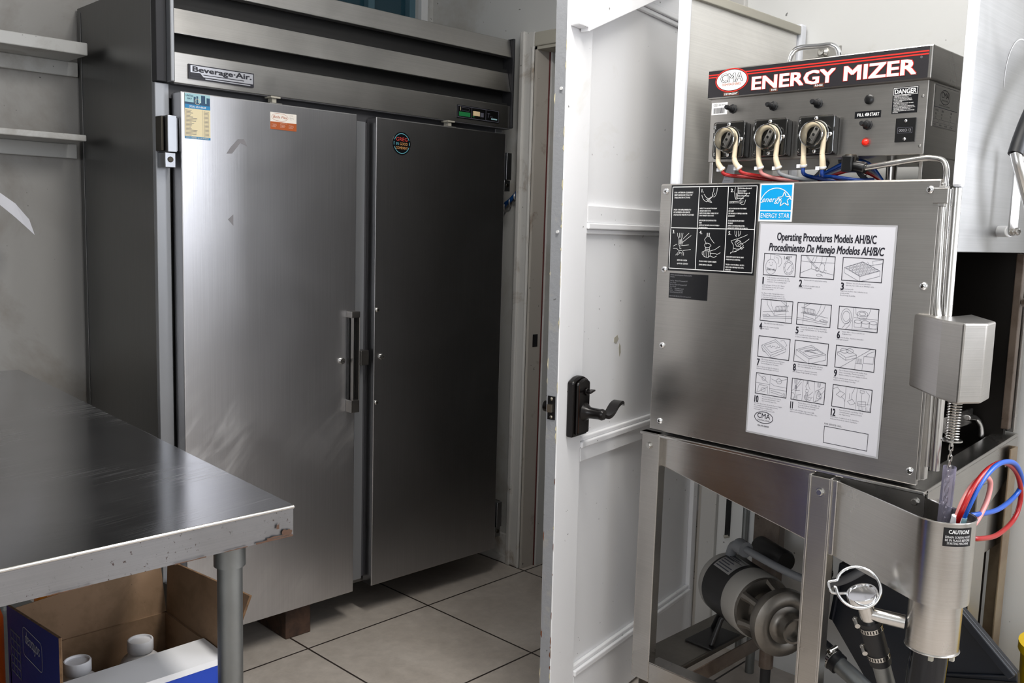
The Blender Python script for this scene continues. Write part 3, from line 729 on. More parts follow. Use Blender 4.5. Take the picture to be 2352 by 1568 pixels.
# ---------------------------------------------------------------- steel work table
tb = thing('work_table', 'stainless steel work table with rust spotted front edge on galvanised pipe legs', 'table', (-0.2, 2.1, 0))
P = [(-1.25, 1.272), (0.785, 1.291), (0.872, 2.985), (-1.25, 3.0)]
mb = MB()
mb.prism(Frame((0, 0, 0), (1, 0, 0), (0, 1, 0), (0, 0, 1)), P, 0.897, 0.90, 'table_top_steel')
for (x0, y0), (x1, y1) in zip(P, P[1:]+P[:1]):
    e = (Vector((x1, y1, 0))-Vector((x0, y0, 0))).normalized(); n = Vector((e.y, -e.x, 0))
    mb.prism(Frame((x0, y0, 0), e, (0, 0, 1), n), [(0, 0.848), ((Vector((x1, y1))-Vector((x0, y0))).length, 0.848), ((Vector((x1, y1))-Vector((x0, y0))).length, 0.8985), (0, 0.8985)], -0.002, 0.0, 'table_edge_steel')
for k, (u0, u1, v0, v1) in enumerate(((0.715, 0.782, 0.8485, 0.853), (0.735, 0.780, 0.852, 0.8565), (0.762, 0.781, 0.855, 0.864), (0.752, 0.757, 0.866, 0.876), (0.66, 0.70, 0.8485, 0.8505), (0.58, 0.63, 0.8483, 0.8502), (0.40, 0.46, 0.8483, 0.850))):
    pts_ = [(u0+(u1-u0)*j/8, v0) for j in range(9)] + [(u0+(u1-u0)*j/8, v1-(v1-v0)*0.6*random.random()) for j in range(8, -1, -1)]
    mb.poly(YF(1.2905-0.0023), pts_, 0.0005 + 0.0102*(0.785-(u0+u1)/2), 'rust')
# rolled upper edge
for (x0, y0), (x1, y1) in zip(P, P[1:]+P[:1]): mb.cyl((x0, y0, 0.8965), (x1, y1, 0.8972), 0.0030, 'tube_steel', n=12)
mb.build('tabletop', tb)
mb = MB(); mb.box(-1.2, 0.74, 1.31, 2.95, 0.852, 0.892, 'galvanised'); mb.build('underframe', tb)
for i, (x, y) in enumerate(((0.703, 1.352), (-1.15, 1.352), (0.78, 2.9), (-1.15, 2.9))):
    mb = MB(); mb.cyl((x, y, 0.0), (x, y, 0.86), 0.0205, 'galvanised', n=32)
    l = mb.build('leg', tb)
    mb = MB(); mb.cyl((x, y, 0.800), (x, y, 0.853), 0.0255, 'galvanised', n=32); mb.build('leg_socket', l)
    mb = MB(); mb._lathe((x, y, 0.0), (0, 0, 1), [(0.026, 0), (0.026, 0.02), (0.0215, 0.03)], 'galvanised', 24); mb.build('leg_foot', l)
mb = MB(); mb.box(-1.2, 0.86, 1.40, 2.93, 0.175, 0.2, 'galvanised'); mb.build('undershelf', tb)

# ---------------------------------------------------------------- under the table: opened carton with jugs
cx0, cx1, cy0, cy1, cz0, cz1 = 0.500, 0.803, 1.553, 1.825, 0.201, 0.537
ct = thing('cardboard_carton', 'opened blue printed cardboard carton with its flaps up, under the steel table', 'box', (0.67, 1.69, cz0))
T = 0.005
mb = MB()
mb.box(cx0, cx1, cy0, cy1, cz0, cz0+T, 'cardboard'); mb.box(cx0, cx1, cy1-T, cy1, cz0, cz1, 'cardboard'); mb.box(cx1-T, cx1, cy0, cy1, cz0, cz1, 'cardboard')
mb.box(cx0, cx1, cy0, cy0+T*0.6, cz0, cz1, 'box_bright_blue'); mb.box(cx0+T, cx1-T, cy0+T*0.6, cy0+T, cz0, cz1, 'cardboard')
mb.build('carton_body', ct)
def slab(mb, a, b, c, d, th, m_in, m_out, m_edge='cardboard_edge'):
    """four corners counter-clockwise seen from the inner face; outer face is th behind"""
    a, b, c, d = map(Vector, (a, b, c, d)); n = (b-a).cross(d-a).normalized()
    q = [a, b, c, d]; r = [p - n*th for p in q]
    mb.add(q, [(0, 1, 2, 3)], m_in); mb.add(r, [(3, 2, 1, 0)], m_out)
    mb.add(q+r, [(0, 4, 5, 1), (1, 5, 6, 2), (2, 6, 7, 3), (3, 7, 4, 0)], m_edge)
mb = MB(); slab(mb, (cx0, cy1, cz1), (cx1, cy1, cz1), (0.803, 1.85, 0.640), (0.505, 1.85, 0.614), T, 'cardboard', 'box_blue'); mb.build('back_flap', ct)
mb = MB(); slab(mb, (cx1, cy1, cz1), (cx1, cy0, cz1), (0.815, 1.492, 0.672), (0.815, 1.842, 0.642), T, 'cardboard', 'box_blue'); mb.build('side_flap', ct)
mb = MB()
FC = Frame((cx0, 1.835, 0.21), (0, -1, 0), (0, 0, 1), (-1, 0, 0))
mb.prism(FC, [(0.0, 0.0), (0.282, 0.0), (0.280, 0.453), (0.0, 0.421)], -T+0.0012, 0, 'box_blue', 'cardboard_edge')
mb.prism(FC, [(0.0, 0.0), (0.282, 0.0), (0.280, 0.453), (0.0, 0.421)], -T, -T+0.0012, 'cardboard')
fv = 0.21
mb.text(FC, 'softsoap', 0.105, 0.375, 0.024, 0.0006, 'decal_grey', w=0.078, rot=True)
mb.line(FC, rrect(0.093, 0.195, 0.358, 0.412, 0.010), 0.0016, 0.0006, 'decal_grey', True)
for k in range(6): mb.rect(FC, 0.020, 0.075, 0.30+k*0.016, 0.303+k*0.016, 0.0006, 'ink_soft')
for k in range(4): mb.rect(FC, 0.02+k*0.018, 0.0225+k*0.018, 0.30, 0.385, 0.0006, 'ink_soft')
mb.poly(FC, [(0.03, 0.27), (0.03, 0.245), (0.24, 0.12), (0.265, 0.12)], 0.0006, 'decal_grey')
mb.rect(FC, 0.236, 0.264, 0.262, 0.315, 0.0006, 'decal_grey')
mb.build('printed_flap', ct, label='dark blue printed flap with upside-down lettering')
mb = MB(); slab(mb, (cx0+0.006, cy0, cz1), (cx1-0.002, cy0, cz1), (cx1-0.004, 1.646, cz1+0.004), (cx0+0.006, 1.640, cz1+0.004), T, 'box_white', 'cardboard', 'box_white'); mb.build('front_flap', ct, label='white flap folded flat over the jugs')
mb = MB(); mb.box(cx0, cx1, cy0-0.001, cy0, cz1-0.012, cz1, 'box_white'); mb.build('front_band', ct)
def jug(x, y, label):
    t = thing('plastic_jug', label, 'jug', (x, y, cz0+T), 'white jugs in the carton')
    mb = MB(); mb._lathe((x, y, cz0+T), (0, 0, 1), [(0.052, 0), (0.060, 0.008), (0.062, 0.20), (0.058, 0.235), (0.034, 0.286), (0.021, 0.298), (0.020, 0.305)], 'jug_white', 32)
    mb.build('jug_body', t)
    mb = MB(); mb._lathe((x, y, cz0+T), (0, 0, 1), [(0.0235, 0.300), (0.0245, 0.302), (0.0245, 0.322), (0.0235, 0.324), (0.0215, 0.324), (0.0205, 0.320), (0.0, 0.320)], 'jug_cap', 32, (True, False))
    mb.build('jug_cap', t)
jug(0.714, 1.745, 'white plastic jug in the blue carton, the one nearer the table leg')
jug(0.590, 1.735, 'white plastic jug in the blue carton, beside the dark blue printed flap')
mb = MB(); mb._lathe((0.497, 2.02, 0.2), (0, 0, 1), [(0.045, 0), (0.045, 0.34), (0.03, 0.39)], 'orange_plastic', 24); mb._lathe((0.497, 2.02, 0.2), (0, 0, 1), [(0.046, 0.05), (0.046, 0.16)], 'yellow_plastic', 24, (False, False))
mb._lathe((0.497, 2.02, 0.59), (0, 0, 1), [(0.024, 0), (0.024, 0.04), (0.0, 0.04)], 'red_tube', 24, (True, False))
tag(mb.build('cleaner_bottle', None, at=(0.497, 2.02, 0.2)), 'orange cleaner bottle with a yellow band behind the blue carton', 'bottle')
mb = MB(); mb._lathe((0.655, 2.02, 0.2), (0, 0, 1), [(0.05, 0), (0.05, 0.39), (0.042, 0.43), (0.016, 0.47), (0.016, 0.485)], 'amber_plastic', 24)
tag(mb.build('amber_bottle', None, at=(0.655, 2.02, 0.2)), 'amber bottle showing between the table edge and the carton flap', 'bottle')

# ---------------------------------------------------------------- wall shelves beside the refrigerator, paper strip
def shelf(z0, z1, yf, xe, label):
    t = thing('wall_shelf', label, 'shelf', (0.2, YB, z0), 'white shelves beside the refrigerator')
    mb = MB(); mb.box(-1.3, xe, yf, YB, z0, z1, 'shelf_paint'); mb.build('shelf_board', t, 0.003)
    mb = MB(); mb.box(-1.3, xe+0.028, YB-0.02, YB, z0-0.045, z0, 'shelf_paint'); mb.build('cleat', t, 0.003)
shelf(1.848, 1.885, 2.95, 1.085, 'thick white wooden wall shelf with a chipped corner, the higher of two')
shelf(1.592, 1.611, 2.95, 1.075, 'thin white wooden wall shelf, the lower of two beside the refrigerator')
mb = MB()
pts = [(0.46, 1.560), (0.60, 1.493), (0.72, 1.425), (0.765, 1.392), (0.797, 1.352), (0.808, 1.314)]
lo = [(0.46, 1.535), (0.60, 1.462), (0.72, 1.392), (0.757, 1.360), (0.785, 1.333), (0.806, 1.312)]
vs, fs = [], []
FP = Frame((0, 2.96, 0), (1, 0, 0), (0, 0, 1), (0, -1, 0)); sc = 2.96/2.6
conv = lambda p, d: FP((p[0])*sc, 1.36+(p[1]-1.36)*sc, d)
n_ = len(pts)
for k in range(n_): vs += [conv(pts[k], 0.0), conv(lo[k], 0.012), conv(lo[k], 0.010), conv(pts[k], -0.002)]
for k in range(n_-1):
    for j in range(4): fs.append((4*k+j, 4*k+4+j, 4*k+4+(j+1) % 4, 4*k+(j+1) % 4))
fs += [(0, 1, 2, 3), tuple(4*(n_-1)+j for j in (3, 2, 1, 0))]
mb.add(vs, fs, 'paper')
tag(mb.build('paper_strip', None, at=conv(pts[0], 0)), 'white curled paper strip hanging below the thin wall shelf', 'paper')
# ---------------------------------------------------------------- dish machine
dm = thing('dish_machine', 'stainless steel dish machine with a black control banner, by the open white door', 'dishwasher', (2.23, 1.08, 0.0))
MX = 1.95
class XF(Frame):
    """faces on planes X = x0 - d; u = -Y, v = Z"""
    def __init__(s, x0): super().__init__((x0, 0, 0), (0, -1, 0), (0, 0, 1), (-1, 0, 0))
FM = XF(MX)
Y0, Y1 = 0.735, 1.434             # near and far ends of the hood
# hood: front panel, top, back, inner liner
mb = MB(); mb.box(MX, MX+0.012, Y0, Y1, 0.848, 1.488, 'machine_steel'); mb.box(MX+0.002, MX+0.018, Y0, Y1, 1.486, 1.490, 'machine_steel')
FPn = mb.build('front_panel', dm, 0.002)
mb = MB(); mb.box(MX+0.013, 2.5, Y0+0.03, Y1-0.03, 1.47, 1.486, 'machine_steel'); mb.build('hood_top', dm, 0.002)
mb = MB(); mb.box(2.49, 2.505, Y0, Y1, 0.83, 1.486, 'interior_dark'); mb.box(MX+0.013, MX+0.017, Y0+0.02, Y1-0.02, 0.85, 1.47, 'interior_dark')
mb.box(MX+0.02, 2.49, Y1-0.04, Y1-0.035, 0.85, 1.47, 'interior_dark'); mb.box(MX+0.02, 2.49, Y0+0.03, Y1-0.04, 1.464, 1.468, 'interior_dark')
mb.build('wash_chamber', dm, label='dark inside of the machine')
for x, z in ((2.40, 1.245), (2.40, 1.145)):
    mb = MB(); mb._lathe((x, Y1-0.041, z), (0, -1, 0), [(0.012, 0), (0.012, 0.004), (0.008, 0.005), (0.008, 0.012), (0, 0.012)], 'dark_metal', 18, (True, False)); mb.build('wash_bolt', dm)
for u, z in ((-1.417, 1.471), (-1.411, 1.272), (-1.406, 1.075), (-1.402, 0.875), (-0.749, 1.468), (-0.747, 1.27), (-0.744, 0.877)):
    mb = MB(); screw(mb, FM, u if u < -1 else u-0.006, z, 0.0, 0.0085); mb.build('screw', FPn)
mb = MB(); mb.box(MX-0.0005, MX+0.03, Y0-0.006, Y0+0.0, 0.86, 1.482, 'machine_steel'); mb.box(MX+0.012, MX+0.03, Y0-0.012, Y0-0.004, 0.86, 1.27, 'tube_steel'); mb.build('side_flange', dm, 0.0015)

# --- decals on the front panel
D = 0.0012
mb = MB(); a, b, c, d = -1.400, -1.151, 1.270, 1.4865
mb.fbox(FM, a, b, c, d, 0, 0.001, 'decal_black')
U = [a+0.004, a+0.084, a+0.167, b-0.004]; V = [c+0.006, c+0.109, d-0.005]
for u in U: mb.rect(FM, u-0.0009, u+0.0009, V[0], V[2], D, 'decal_white')
for v in V: mb.rect(FM, U[0], U[3], v-0.0009, v+0.0009, D, 'decal_white')
W = 'decal_white'
for t, u, v in (('1.', U[1]+0.007, V[2]-0.014), ('2.', U[2]+0.007, V[2]-0.014), ('3.', U[0]+0.006, V[1]-0.014), ('4.', U[1]+0.007, V[1]-0.014), ('5.', U[2]+0.007, V[1]-0.014)):
    mb.text(FM, t, u, v, 0.0085, D, W, bold=0.03)
k = dict(bold=0.03, shear=0.15)
mb.para(FM, ['FOR OPTIMUM CLEANING', 'PERFORMANCE FOLLOW', 'THESE INSTRUCTIONS'], U[0]+0.006, V[2]-0.016, 0.0040, 0.0062, D, W, 0.86, **k)
mb.para(FM, ['PARA UN RENDIMIENTO', 'DE LIMPIEZA EFICIENTE', 'SIGA ESTAS INSTRUCCIONES'], U[0]+0.006, V[2]-0.059, 0.0040, 0.0062, D, W, 0.86, **k)
mb.para(FM, ['INSPECT TOP AND BOTTOM SPRAY', 'ARM JETS EVERY HOUR', 'INSPECCIONE ARRIBA Y ABAJO DE LOS', 'SPRAY ARM JETS CADA HORA', '', 'REMOVE END PLUGS WITH BUTTER', 'KNIFE', 'QUITE LOS TAPONES CON UN CUCHILLO', 'DE MANTEQUILLA'], U[1]+0.004, V[2]-0.055, 0.0034, 0.0059, D, W, 0.66, **k)
mb.para(FM, ['CAUTION: Arm will not turn if', 'end jets are plugged.', 'ATENCION: El brazo no da', 'vuelta si el hueco del spray', 'jet esta tapado.'], U[2]+0.026, V[2]-0.007, 0.0034, 0.0058, D, W, 0.62, **k)
mb.para(FM, ['USE TOOTHPICK AND PUSH DEBRIS', 'INTO ARM', 'USE UN PALILLO Y EMPUJE LA BASURA', 'EN EL BRAZO', '', 'FLUSH DEBRIS FROM ARM USING', 'PRE-RINSE', 'LIMPIAR CON MANGUERA DE PRE-', 'ENJUAGUE EL INTERIOR DE LOS BRAZOS'], U[2]+0.004, V[2]-0.055, 0.0034, 0.0059, D, W, 0.64, **k)
mb.para(FM, ['REMOVE SCREEN', 'QUITE EL CEDAZO'], U[0]+0.024, V[0]+0.020, 0.0036, 0.0085, D, W, 0.8, **k)
mb.para(FM, ['THOROUGHLY CLEAN SCREEN', 'LIMPIE BIEN EL CEDAZO'], U[1]+0.010, V[0]+0.020, 0.0036, 0.0085, D, W, 0.72, **k)
mb.para(FM, ['SCRUB WITH HEAVY BRUSH, RINSE', 'UNDER FAUCET, RE-INSTALL', '', 'TALLELO CON UN CEPILLO GRUESO,', 'ENJUAGUELO BIEN BAJO DEL AGUA,', 'REINSTALE'], U[2]+0.004, V[0]+0.034, 0.0034, 0.0062, D, W, 0.66, **k)
def art(mb, F, ou, ov, s, strokes, w, d, m):
    for st in strokes: mb.line(F, [(ou+x*s, ov+y*s) for x, y in st], w, d, m)
hand_a = [[(0, .62), (.08, .42), (.2, .3), (.34, .24), (.44, .3), (.5, .36)], [(.14, .66), (.28, .5), (.4, .42), (.5, .44)], [(.3, .38), (.42, .34)], [(.38, .3), (.62, .52)], [(.44, .26), (.68, .2), (.58, .3), (.46, .36)], [(.5, .36), (.74, .58), (.7, .64)], [(.76, 1.0), (.74, .8), (.68, .66), (.72, .52), (.8, .5)], [(.98, 1.0), (.96, .74), (.88, .56), (.8, .5)], [(.8, .62), (.84, .72)], [(.54, .42), (.6, .4)], [(.6, .5), (.66, .46)]]
hand_b = [[(.3, 1), (.26, .7), (.3, .5), (.36, .38)], [(.44, 1), (.46, .76), (.44, .5), (.4, .38)], [(.36, .7), (.37, .44)], [(.0, .26), (.62, .3)], [(.0, .2), (.56, .22)], [(.1, .27), (.1, .2)], [(.24, .28), (.24, .2)], [(.56, .3), (.7, .42), (.98, .66)], [(.56, .22), (.74, .12), (.86, .16), (.92, .36)], [(.62, .24), (.76, .22)], [(.62, .3), (.8, .3)]]
funnel = [[(.2, 1), (.22, .86), (.3, .74)], [(.3, 1), (.31, .8)], [(.4, 1), (.4, .8)], [(.5, 1), (.48, .84), (.42, .74)], [(.3, .74), (.28, .5), (.36, .42), (.46, .44), (.5, .6), (.42, .74)], [(.34, .7), (.34, .5)], [(.38, .72), (.38, .48)], [(.42, .7), (.42, .5)], [(.46, .66), (.46, .54)], [(.5, .72), (.62, .84), (.82, 1)], [(.52, .6), (.68, .72), (.94, .9)], [(0, .4), (.2, .5)], [(.3, .42), (.84, .48)], [(.0, .3), (.2, .3), (.3, .22), (.36, .12), (.5, .1), (.56, .22), (.96, .28)], [(.34, .2), (.5, .22)], [(.36, .42), (.36, .3), (.44, .3)], [(.3, .14), (.16, .0)], [(.38, .1), (.24, .0)], [(.5, .1), (.5, .0)], [(.58, .14), (.58, .0)]]
brush = [[(.34, 1), (.34, .86), (.24, .74), (.3, .62), (.34, .56)], [(.46, 1), (.46, .88), (.56, .74), (.7, .6)], [(.38, 1), (.38, .86), (.44, .86), (.44, 1)], [(.24, .54), (.34, .6), (.48, .58), (.56, .5), (.46, .42), (.32, .42), (.24, .5)], [(.3, .42), (.3, .3)], [(.5, .42), (.5, .28)], [(.3, .36), (.5, .34)], [(.16, .24), (.3, .3), (.52, .28), (.56, .12), (.44, .02), (.26, .06), (.16, .16), (.16, .24)], [(.22, .24), (.22, .1)], [(.3, .28), (.3, .06)], [(.38, .28), (.38, .04)], [(.46, .28), (.46, .04)], [(.5, .28), (.76, .36), (.98, .5)], [(.56, .2), (.78, .2), (.86, .16), (1, .24)], [(.56, .08), (.72, .04), (.84, .1)]]
scrub = [[(.26, 1), (.28, .84), (.36, .74)], [(.36, 1), (.36, .8)], [(.46, 1), (.46, .8)], [(.56, 1), (.54, .84), (.46, .76)], [(.1, .56), (.3, .62), (.5, .68), (.72, .76), (.9, .84)], [(.1, .56), (.24, .36), (.22, .1), (.1, .0)], [(.3, .48), (.42, .62), (.56, .56), (.64, .44), (.56, .32), (.4, .32), (.3, .48)], [(.36, .5), (.48, .6)], [(.4, .42), (.56, .54)], [(.46, .36), (.62, .48)], [(.64, .44), (.78, .5), (1, .66)], [(.24, .24), (.4, .2), (.6, .22), (.74, .36), (.66, .46)], [(.2, .06), (.5, .16), (.64, .3)], [(.1, .04), (.4, .1)], [(.56, .32), (.66, .2), (.76, .3)]]
art(mb, FM, U[1]+0.008, V[2]-0.048, 0.062*0.72, hand_a, 0.0010, D, W)
art(mb, FM, U[2]+0.005, V[2]-0.050, 0.048, hand_b, 0.0009, D, W)
art(mb, FM, U[0]+0.010, V[0]+0.034, 0.056, funnel, 0.0009, D, W)
art(mb, FM, U[1]+0.008, V[0]+0.030, 0.062, brush, 0.0010, D, W)
art(mb, FM, U[2]+0.010, V[0]+0.044, 0.055, scrub, 0.0009, D, W)
mb.build('cleaning_decal', FPn, label='black decal with five numbered cleaning drawings')
# energy mark
mb = MB(); a, b, c, d = -1.147, -1.061, 1.3985, 1.4865
mb.fbox(FM, a, b, c, d, 0, 0.001, 'decal_white'); mb.rect(FM, a+0.0035, b-0.0035, c+0.0265, d-0.0035, D, 'star_blue'); mb.rect(FM, a+0.0035, b-0.0035, c+0.0045, c+0.0235, D, 'star_blue')
mb.text(FM, 'ENERGY STAR', (a+b)/2, c+0.0085, 0.0112, D+.0003, W, w=0.074, align='C')
cu = (a+b)/2
mb.ring(FM, cu, c+0.034, 0.0425, 0.044, 0.0019, D+.0003, W, 22, 158, 30)
mb.text(FM, 'energy', a+0.008, c+0.045, 0.0135, D+.0003, W, w=0.050, shear=0.35, bold=-0.005)
star = []
for q in range(10):
    r = 0.0180 if q % 2 == 0 else 0.0078; an = PI/2 + q*PI/5 + 0.05; star.append((b-0.0215+r*math.cos(an), c+0.051+r*math.sin(an)))
mb.poly(FM, star, D+.0002, 'star_blue') if False else None
mb.line(FM, star, 0.0019, D+.0004, W, True); mb.line(FM, [(a+0.003, c+0.044), (a+0.010, c+0.0455)], 0.0016, D+.0003, W)
mb.build('energy_decal', FPn, label='bright blue square decal with a star')
mb = MB(); a, b, c, d = -1.393, -1.277, 1.200, 1.264
mb.fbox(FM, a, b, c, d, 0, 0.001, 'decal_black')
mb.para(FM, ['NSF Machine Operational Requirements as Manufactured By CMA', 'Dishmachines', '', 'Wash Temp. -  Minimum 120°F, Recommended 140°F', '                        Cycle - 45 Seconds', 'Rinse Temp. - Minimum 120°F, Recommended 140°F', '                        Cycle - 26 Seconds', 'Dwell -            Drain and Flush, 15 seconds', 'Required -       50 PPM Available Chlorine', 'Optimum Fill Cycle Pressure: 40 - 50 PSI', '', 'Models: A-2, AH-2, EAH-2, SB-2, CD-2, CC, EC-2, Injector No. D-1'], a+0.003, d-0.006, 0.0032, 0.0049, D, 'decal_grey', 0.54)
mb.build('requirements_decal', FPn, label='small black decal with lines of grey print')

# --- laminated instruction sheet (lies on the front panel)
po = MB(); cu0 = Vector((-1.1385, 1.3925)); tilt = math.radians(-0.4)
FPst = Frame(FM(cu0.x, cu0.y, 0.001), FM.u*math.cos(tilt)+FM.v*math.sin(tilt), FM.v*math.cos(tilt)-FM.u*math.sin(tilt), FM.n)
PW, PH = 0.319, 0.497
po.fbox(FPst, -0.004, PW+0.004, -PH-0.004, 0.004, 0, 0.0008, 'laminate'); po.rect(FPst, 0, PW, -PH, 0, 0.001, 'paper')
D = 0.0013; I = 'ink'; IS = 'ink_soft'
po.text(FPst, 'Operating Procedures Models AH/B/C', PW/2+0.003, -0.0365, 0.0185, D, I, w=0.236, align='C', bold=0.03, res=3)
po.text(FPst, 'Procedimiento De Manejo Modelos AH/B/C', PW/2+0.003, -0.0615, 0.0185, D, I, w=0.275, align='C', bold=0.03, shear=0.22, res=3)
def cell(n, u, v, w_, h_, arts, en, es, bold=False):
    po.frame(FPst, u, u+w_, v-h_, v, 0.0016, D, I)
    for st in arts: po.line(FPst, [(u+x*w_, v-h_+y*h_) for x, y in st], 0.0006, D, IS)
    po.text(FPst, str(n), u, v-h_-0.0205, 0.0165, D, I, w=0.0075*len(str(n))-0.004*str(n).count('1'), bold=0.04)
    dx = 0.012 if n < 10 else 0.020
    po.para(FPst, en[:3], u+dx, v-h_-0.006, 0.0029, 0.0049, D, IS, 0.84)
    po.para(FPst, es, u, v-h_-0.006-0.0049*(len(en[:3])+0.7), 0.0029, 0.0048, D, IS, 0.80, shear=0.15)
def ell(cx, cy, rx, ry, a0=0, a1=360, n=22): return [(cx+rx*math.cos(math.radians(a0+(a1-a0)*k/n)), cy+ry*math.sin(math.radians(a0+(a1-a0)*k/n))) for k in range(n+1)]
def tray(top, dep, gx=5):
    (x0, y0), (x1, y1), (x2, y2), (x3, y3) = top
    out = [list(top)+[top[0]], [(x0, y0), (x0, y0-dep), (x1, y1-dep), (x2, y2-dep), (x2, y2)], [(x1, y1), (x1, y1-dep)]]
    return out
T1 = [(.06, .56), (.46, .22), (.94, .50), (.5, .84)]
rackgrid = []
for i in range(5):
    for j in range(5):
        a_, b_ = (i+.5)/5, (j+.5)/5
        px = T1[0][0]*(1-a_)*(1-b_)+T1[1][0]*a_*(1-b_)+T1[2][0]*a_*b_+T1[3][0]*(1-a_)*b_; py = T1[0][1]*(1-a_)*(1-b_)+T1[1][1]*a_*(1-b_)+T1[2][1]*a_*b_+T1[3][1]*(1-a_)*b_
        rackgrid.append(ell(px, py, .045, .04, n=8))
A1 = [ell(.24, .4, .17, .34), [(.2, .74), (.2, .96), (.34, .96), (.34, .76)], ell(.42, .66, .14, .26, -70, 110), ell(.40, .66, .07, .16, -50, 110), ell(.78, .4, .15, .32), ell(.78, .4, .11, .24), [(.74, .3), (.84, .52)], [(.16, .56), (.19, .60)], [(.26, .56), (.29, .60)], [(.2, .48), (.24, .44), (.28, .5)], [(.1, .36), (.36, .24)]]
for k_ in range(10): A1.append([(.78+.12*math.cos(k_*.63), .4+.26*math.sin(k_*.63)), (.78+.14*math.cos(k_*.63), .4+.3*math.sin(k_*.63))])
A2 = [[(0, .74), (.34, .7), (1, .72)], [(0, .2), (.32, .42), (1, .2)], [(.33, .42), (.33, .7)], [(.14, 1), (.24, .78), (.4, .54), (.5, .42)], [(.17, 1), (.27, .8), (.42, .58), (.52, .46)], ell(.5, .4, .05, .08), [(.4, 1), (.34, .76), (.3, .68)], [(.48, 1), (.42, .74), (.38, .62)], ell(.64, .48, .07, .2), [(.62, 1), (.62, .8), (.6, .66)], [(.76, 1), (.74, .78), (.7, .58)], ell(.56, .16, .07, .05), [(.7, .4), (.78, .36)], [(.7, .3), (.76, .24)], [(.62, .2), (.68, .12)]]
A3 = tray(T1, .22)+rackgrid+[[(.62, .84), (.66, .72), (.76, .7), (.74, .88)], [(.74, .88), (.98, .96)], [(.76, .72), (.98, .8)]]
plates = []
for k_ in range(9): plates.append(ell(.50+.045*k_, .60+.008*k_, .035, .13, 60, 300, 12))
A4 = [[(0.08, .42), (.5, .5), (.8, .56)], [(.1, .2), (.6, .28), (1, .32)], [(.1, .12), (.6, .2), (1, .24)], [(.44, .38), (.44, .54), (.8, .6), (.8, .42), (.44, .3), (.44, .38)], [(.18, 1), (.22, .74), (.34, .5), (.44, .34)], [(.3, 1), (.34, .74), (.42, .5)], [(.8, 1), (.8, .06)], [(.62, .98), (.8, .78), (.8, .9), (.66, 1)], [(.08, .28), (.22, .31), (.22, .35), (.32, .28), (.22, .22), (.22, .26), (.08, .23)]]+plates
A5 = [[(1-x, y) for x, y in st] for st in A4]
A6 = [[(.37, 0), (.37, 1)], ell(.2, .58, .13, .32), ell(.2, .58, .09, .22), [(.12, .06), (.2, .26), (.28, .34), (.3, .5)], [(.2, .02), (.3, .22), (.34, .44)], ell(.6, .74, .13, .12), ell(.6, .74, .08, .07), [(.47, .7), (.49, .56), (.58, .5), (.7, .54), (.73, .7)], [(.42, 1), (.44, .72), (.48, .64)], [(.8, 1), (.76, .74), (.72, .64)], [(.4, .56), (1, .54)], [(.4, .06), (1, .18)]]
for q_ in range(3): A6 += [ell(.5+.19*q_, .40, .09, .07), [(.41+.19*q_, .40), (.42+.19*q_, .16), (.58+.19*q_, .16), (.59+.19*q_, .40)]]
T7 = [(.12, .56), (.42, .14), (.88, .52), (.54, .9)]
A7 = tray(T7, .12)+[[(.2, .56), (.43, .26), (.8, .54), (.54, .8), (.2, .56)], [(.7, .86), (.8, .9), (.9, .7), (.86, .6)], [(.14, .44), (.16, .3), (.26, .26)]]+[[(.3+.08*k_, .5+.04*(k_ % 3)), (.36+.08*k_, .56-.05*(k_ % 2)), (.4+.07*k_, .6)] for k_ in range(5)]
A8 = tray(T1, .24)+[[(.14, .56), (.46, .32), (.86, .52), (.52, .76), (.14, .56)]]+[[(.28+.06*k_, .48+.03*k_), (.42+.06*k_, .62+.03*(k_ % 3))] for k_ in range(6)]+[[(.3+.07*k_, .58-.02*k_), (.5+.05*k_, .52)] for k_ in range(5)]
A9 = [[(.12, 0), (.9, 1)]]+[[(x*.55+.02, y*.6+.36) for x, y in st] for st in tray(T1, .2)]+[ell(.22, .78, .1, .1), ell(.36, .8, .09, .1), [(.52, .0), (.52, .3), (.7, .3), (.7, 0)], [(.72, .34), (.72, .64), (.96, .66), (.96, .36), (.72, .34)], [(.76, .66), (.84, .8), (1, .92)]]+[[(.53+.028*k_, .3), (.54+.026*k_, .52)] for k_ in range(6)]
A10 = [[(.46, 0), (.46, 1)], [(0, .52), (.46, .52)], [(.46, .34), (1, .34)], [(.04, .96), (.4, .6)], ell(.26, .76, .06, .1), [(.06, .06), (.12, .44), (.38, .44), (.42, .06)], [(.08, .08), (.4, .4)], ell(.26, .24, .07, .09), [(.5, .8), (.7, .7), (.98, .9)], ell(.74, .74, .08, .12), [(.5, .6), (.6, .5), (.98, .48)], [(.5, .26), (.86, .2), (.86, .08), (.5, .18)], ell(.92, .14, .03, .07)]
A11 = [[(.34, 0), (.34, 1)], [(.68, 0), (.68, 1)]]
for q_, S_ in enumerate((funnel, brush, scrub)): A11 += [[(.02+.335*q_+x*.29, .05+y*.9) for x, y in st] for st in S_]
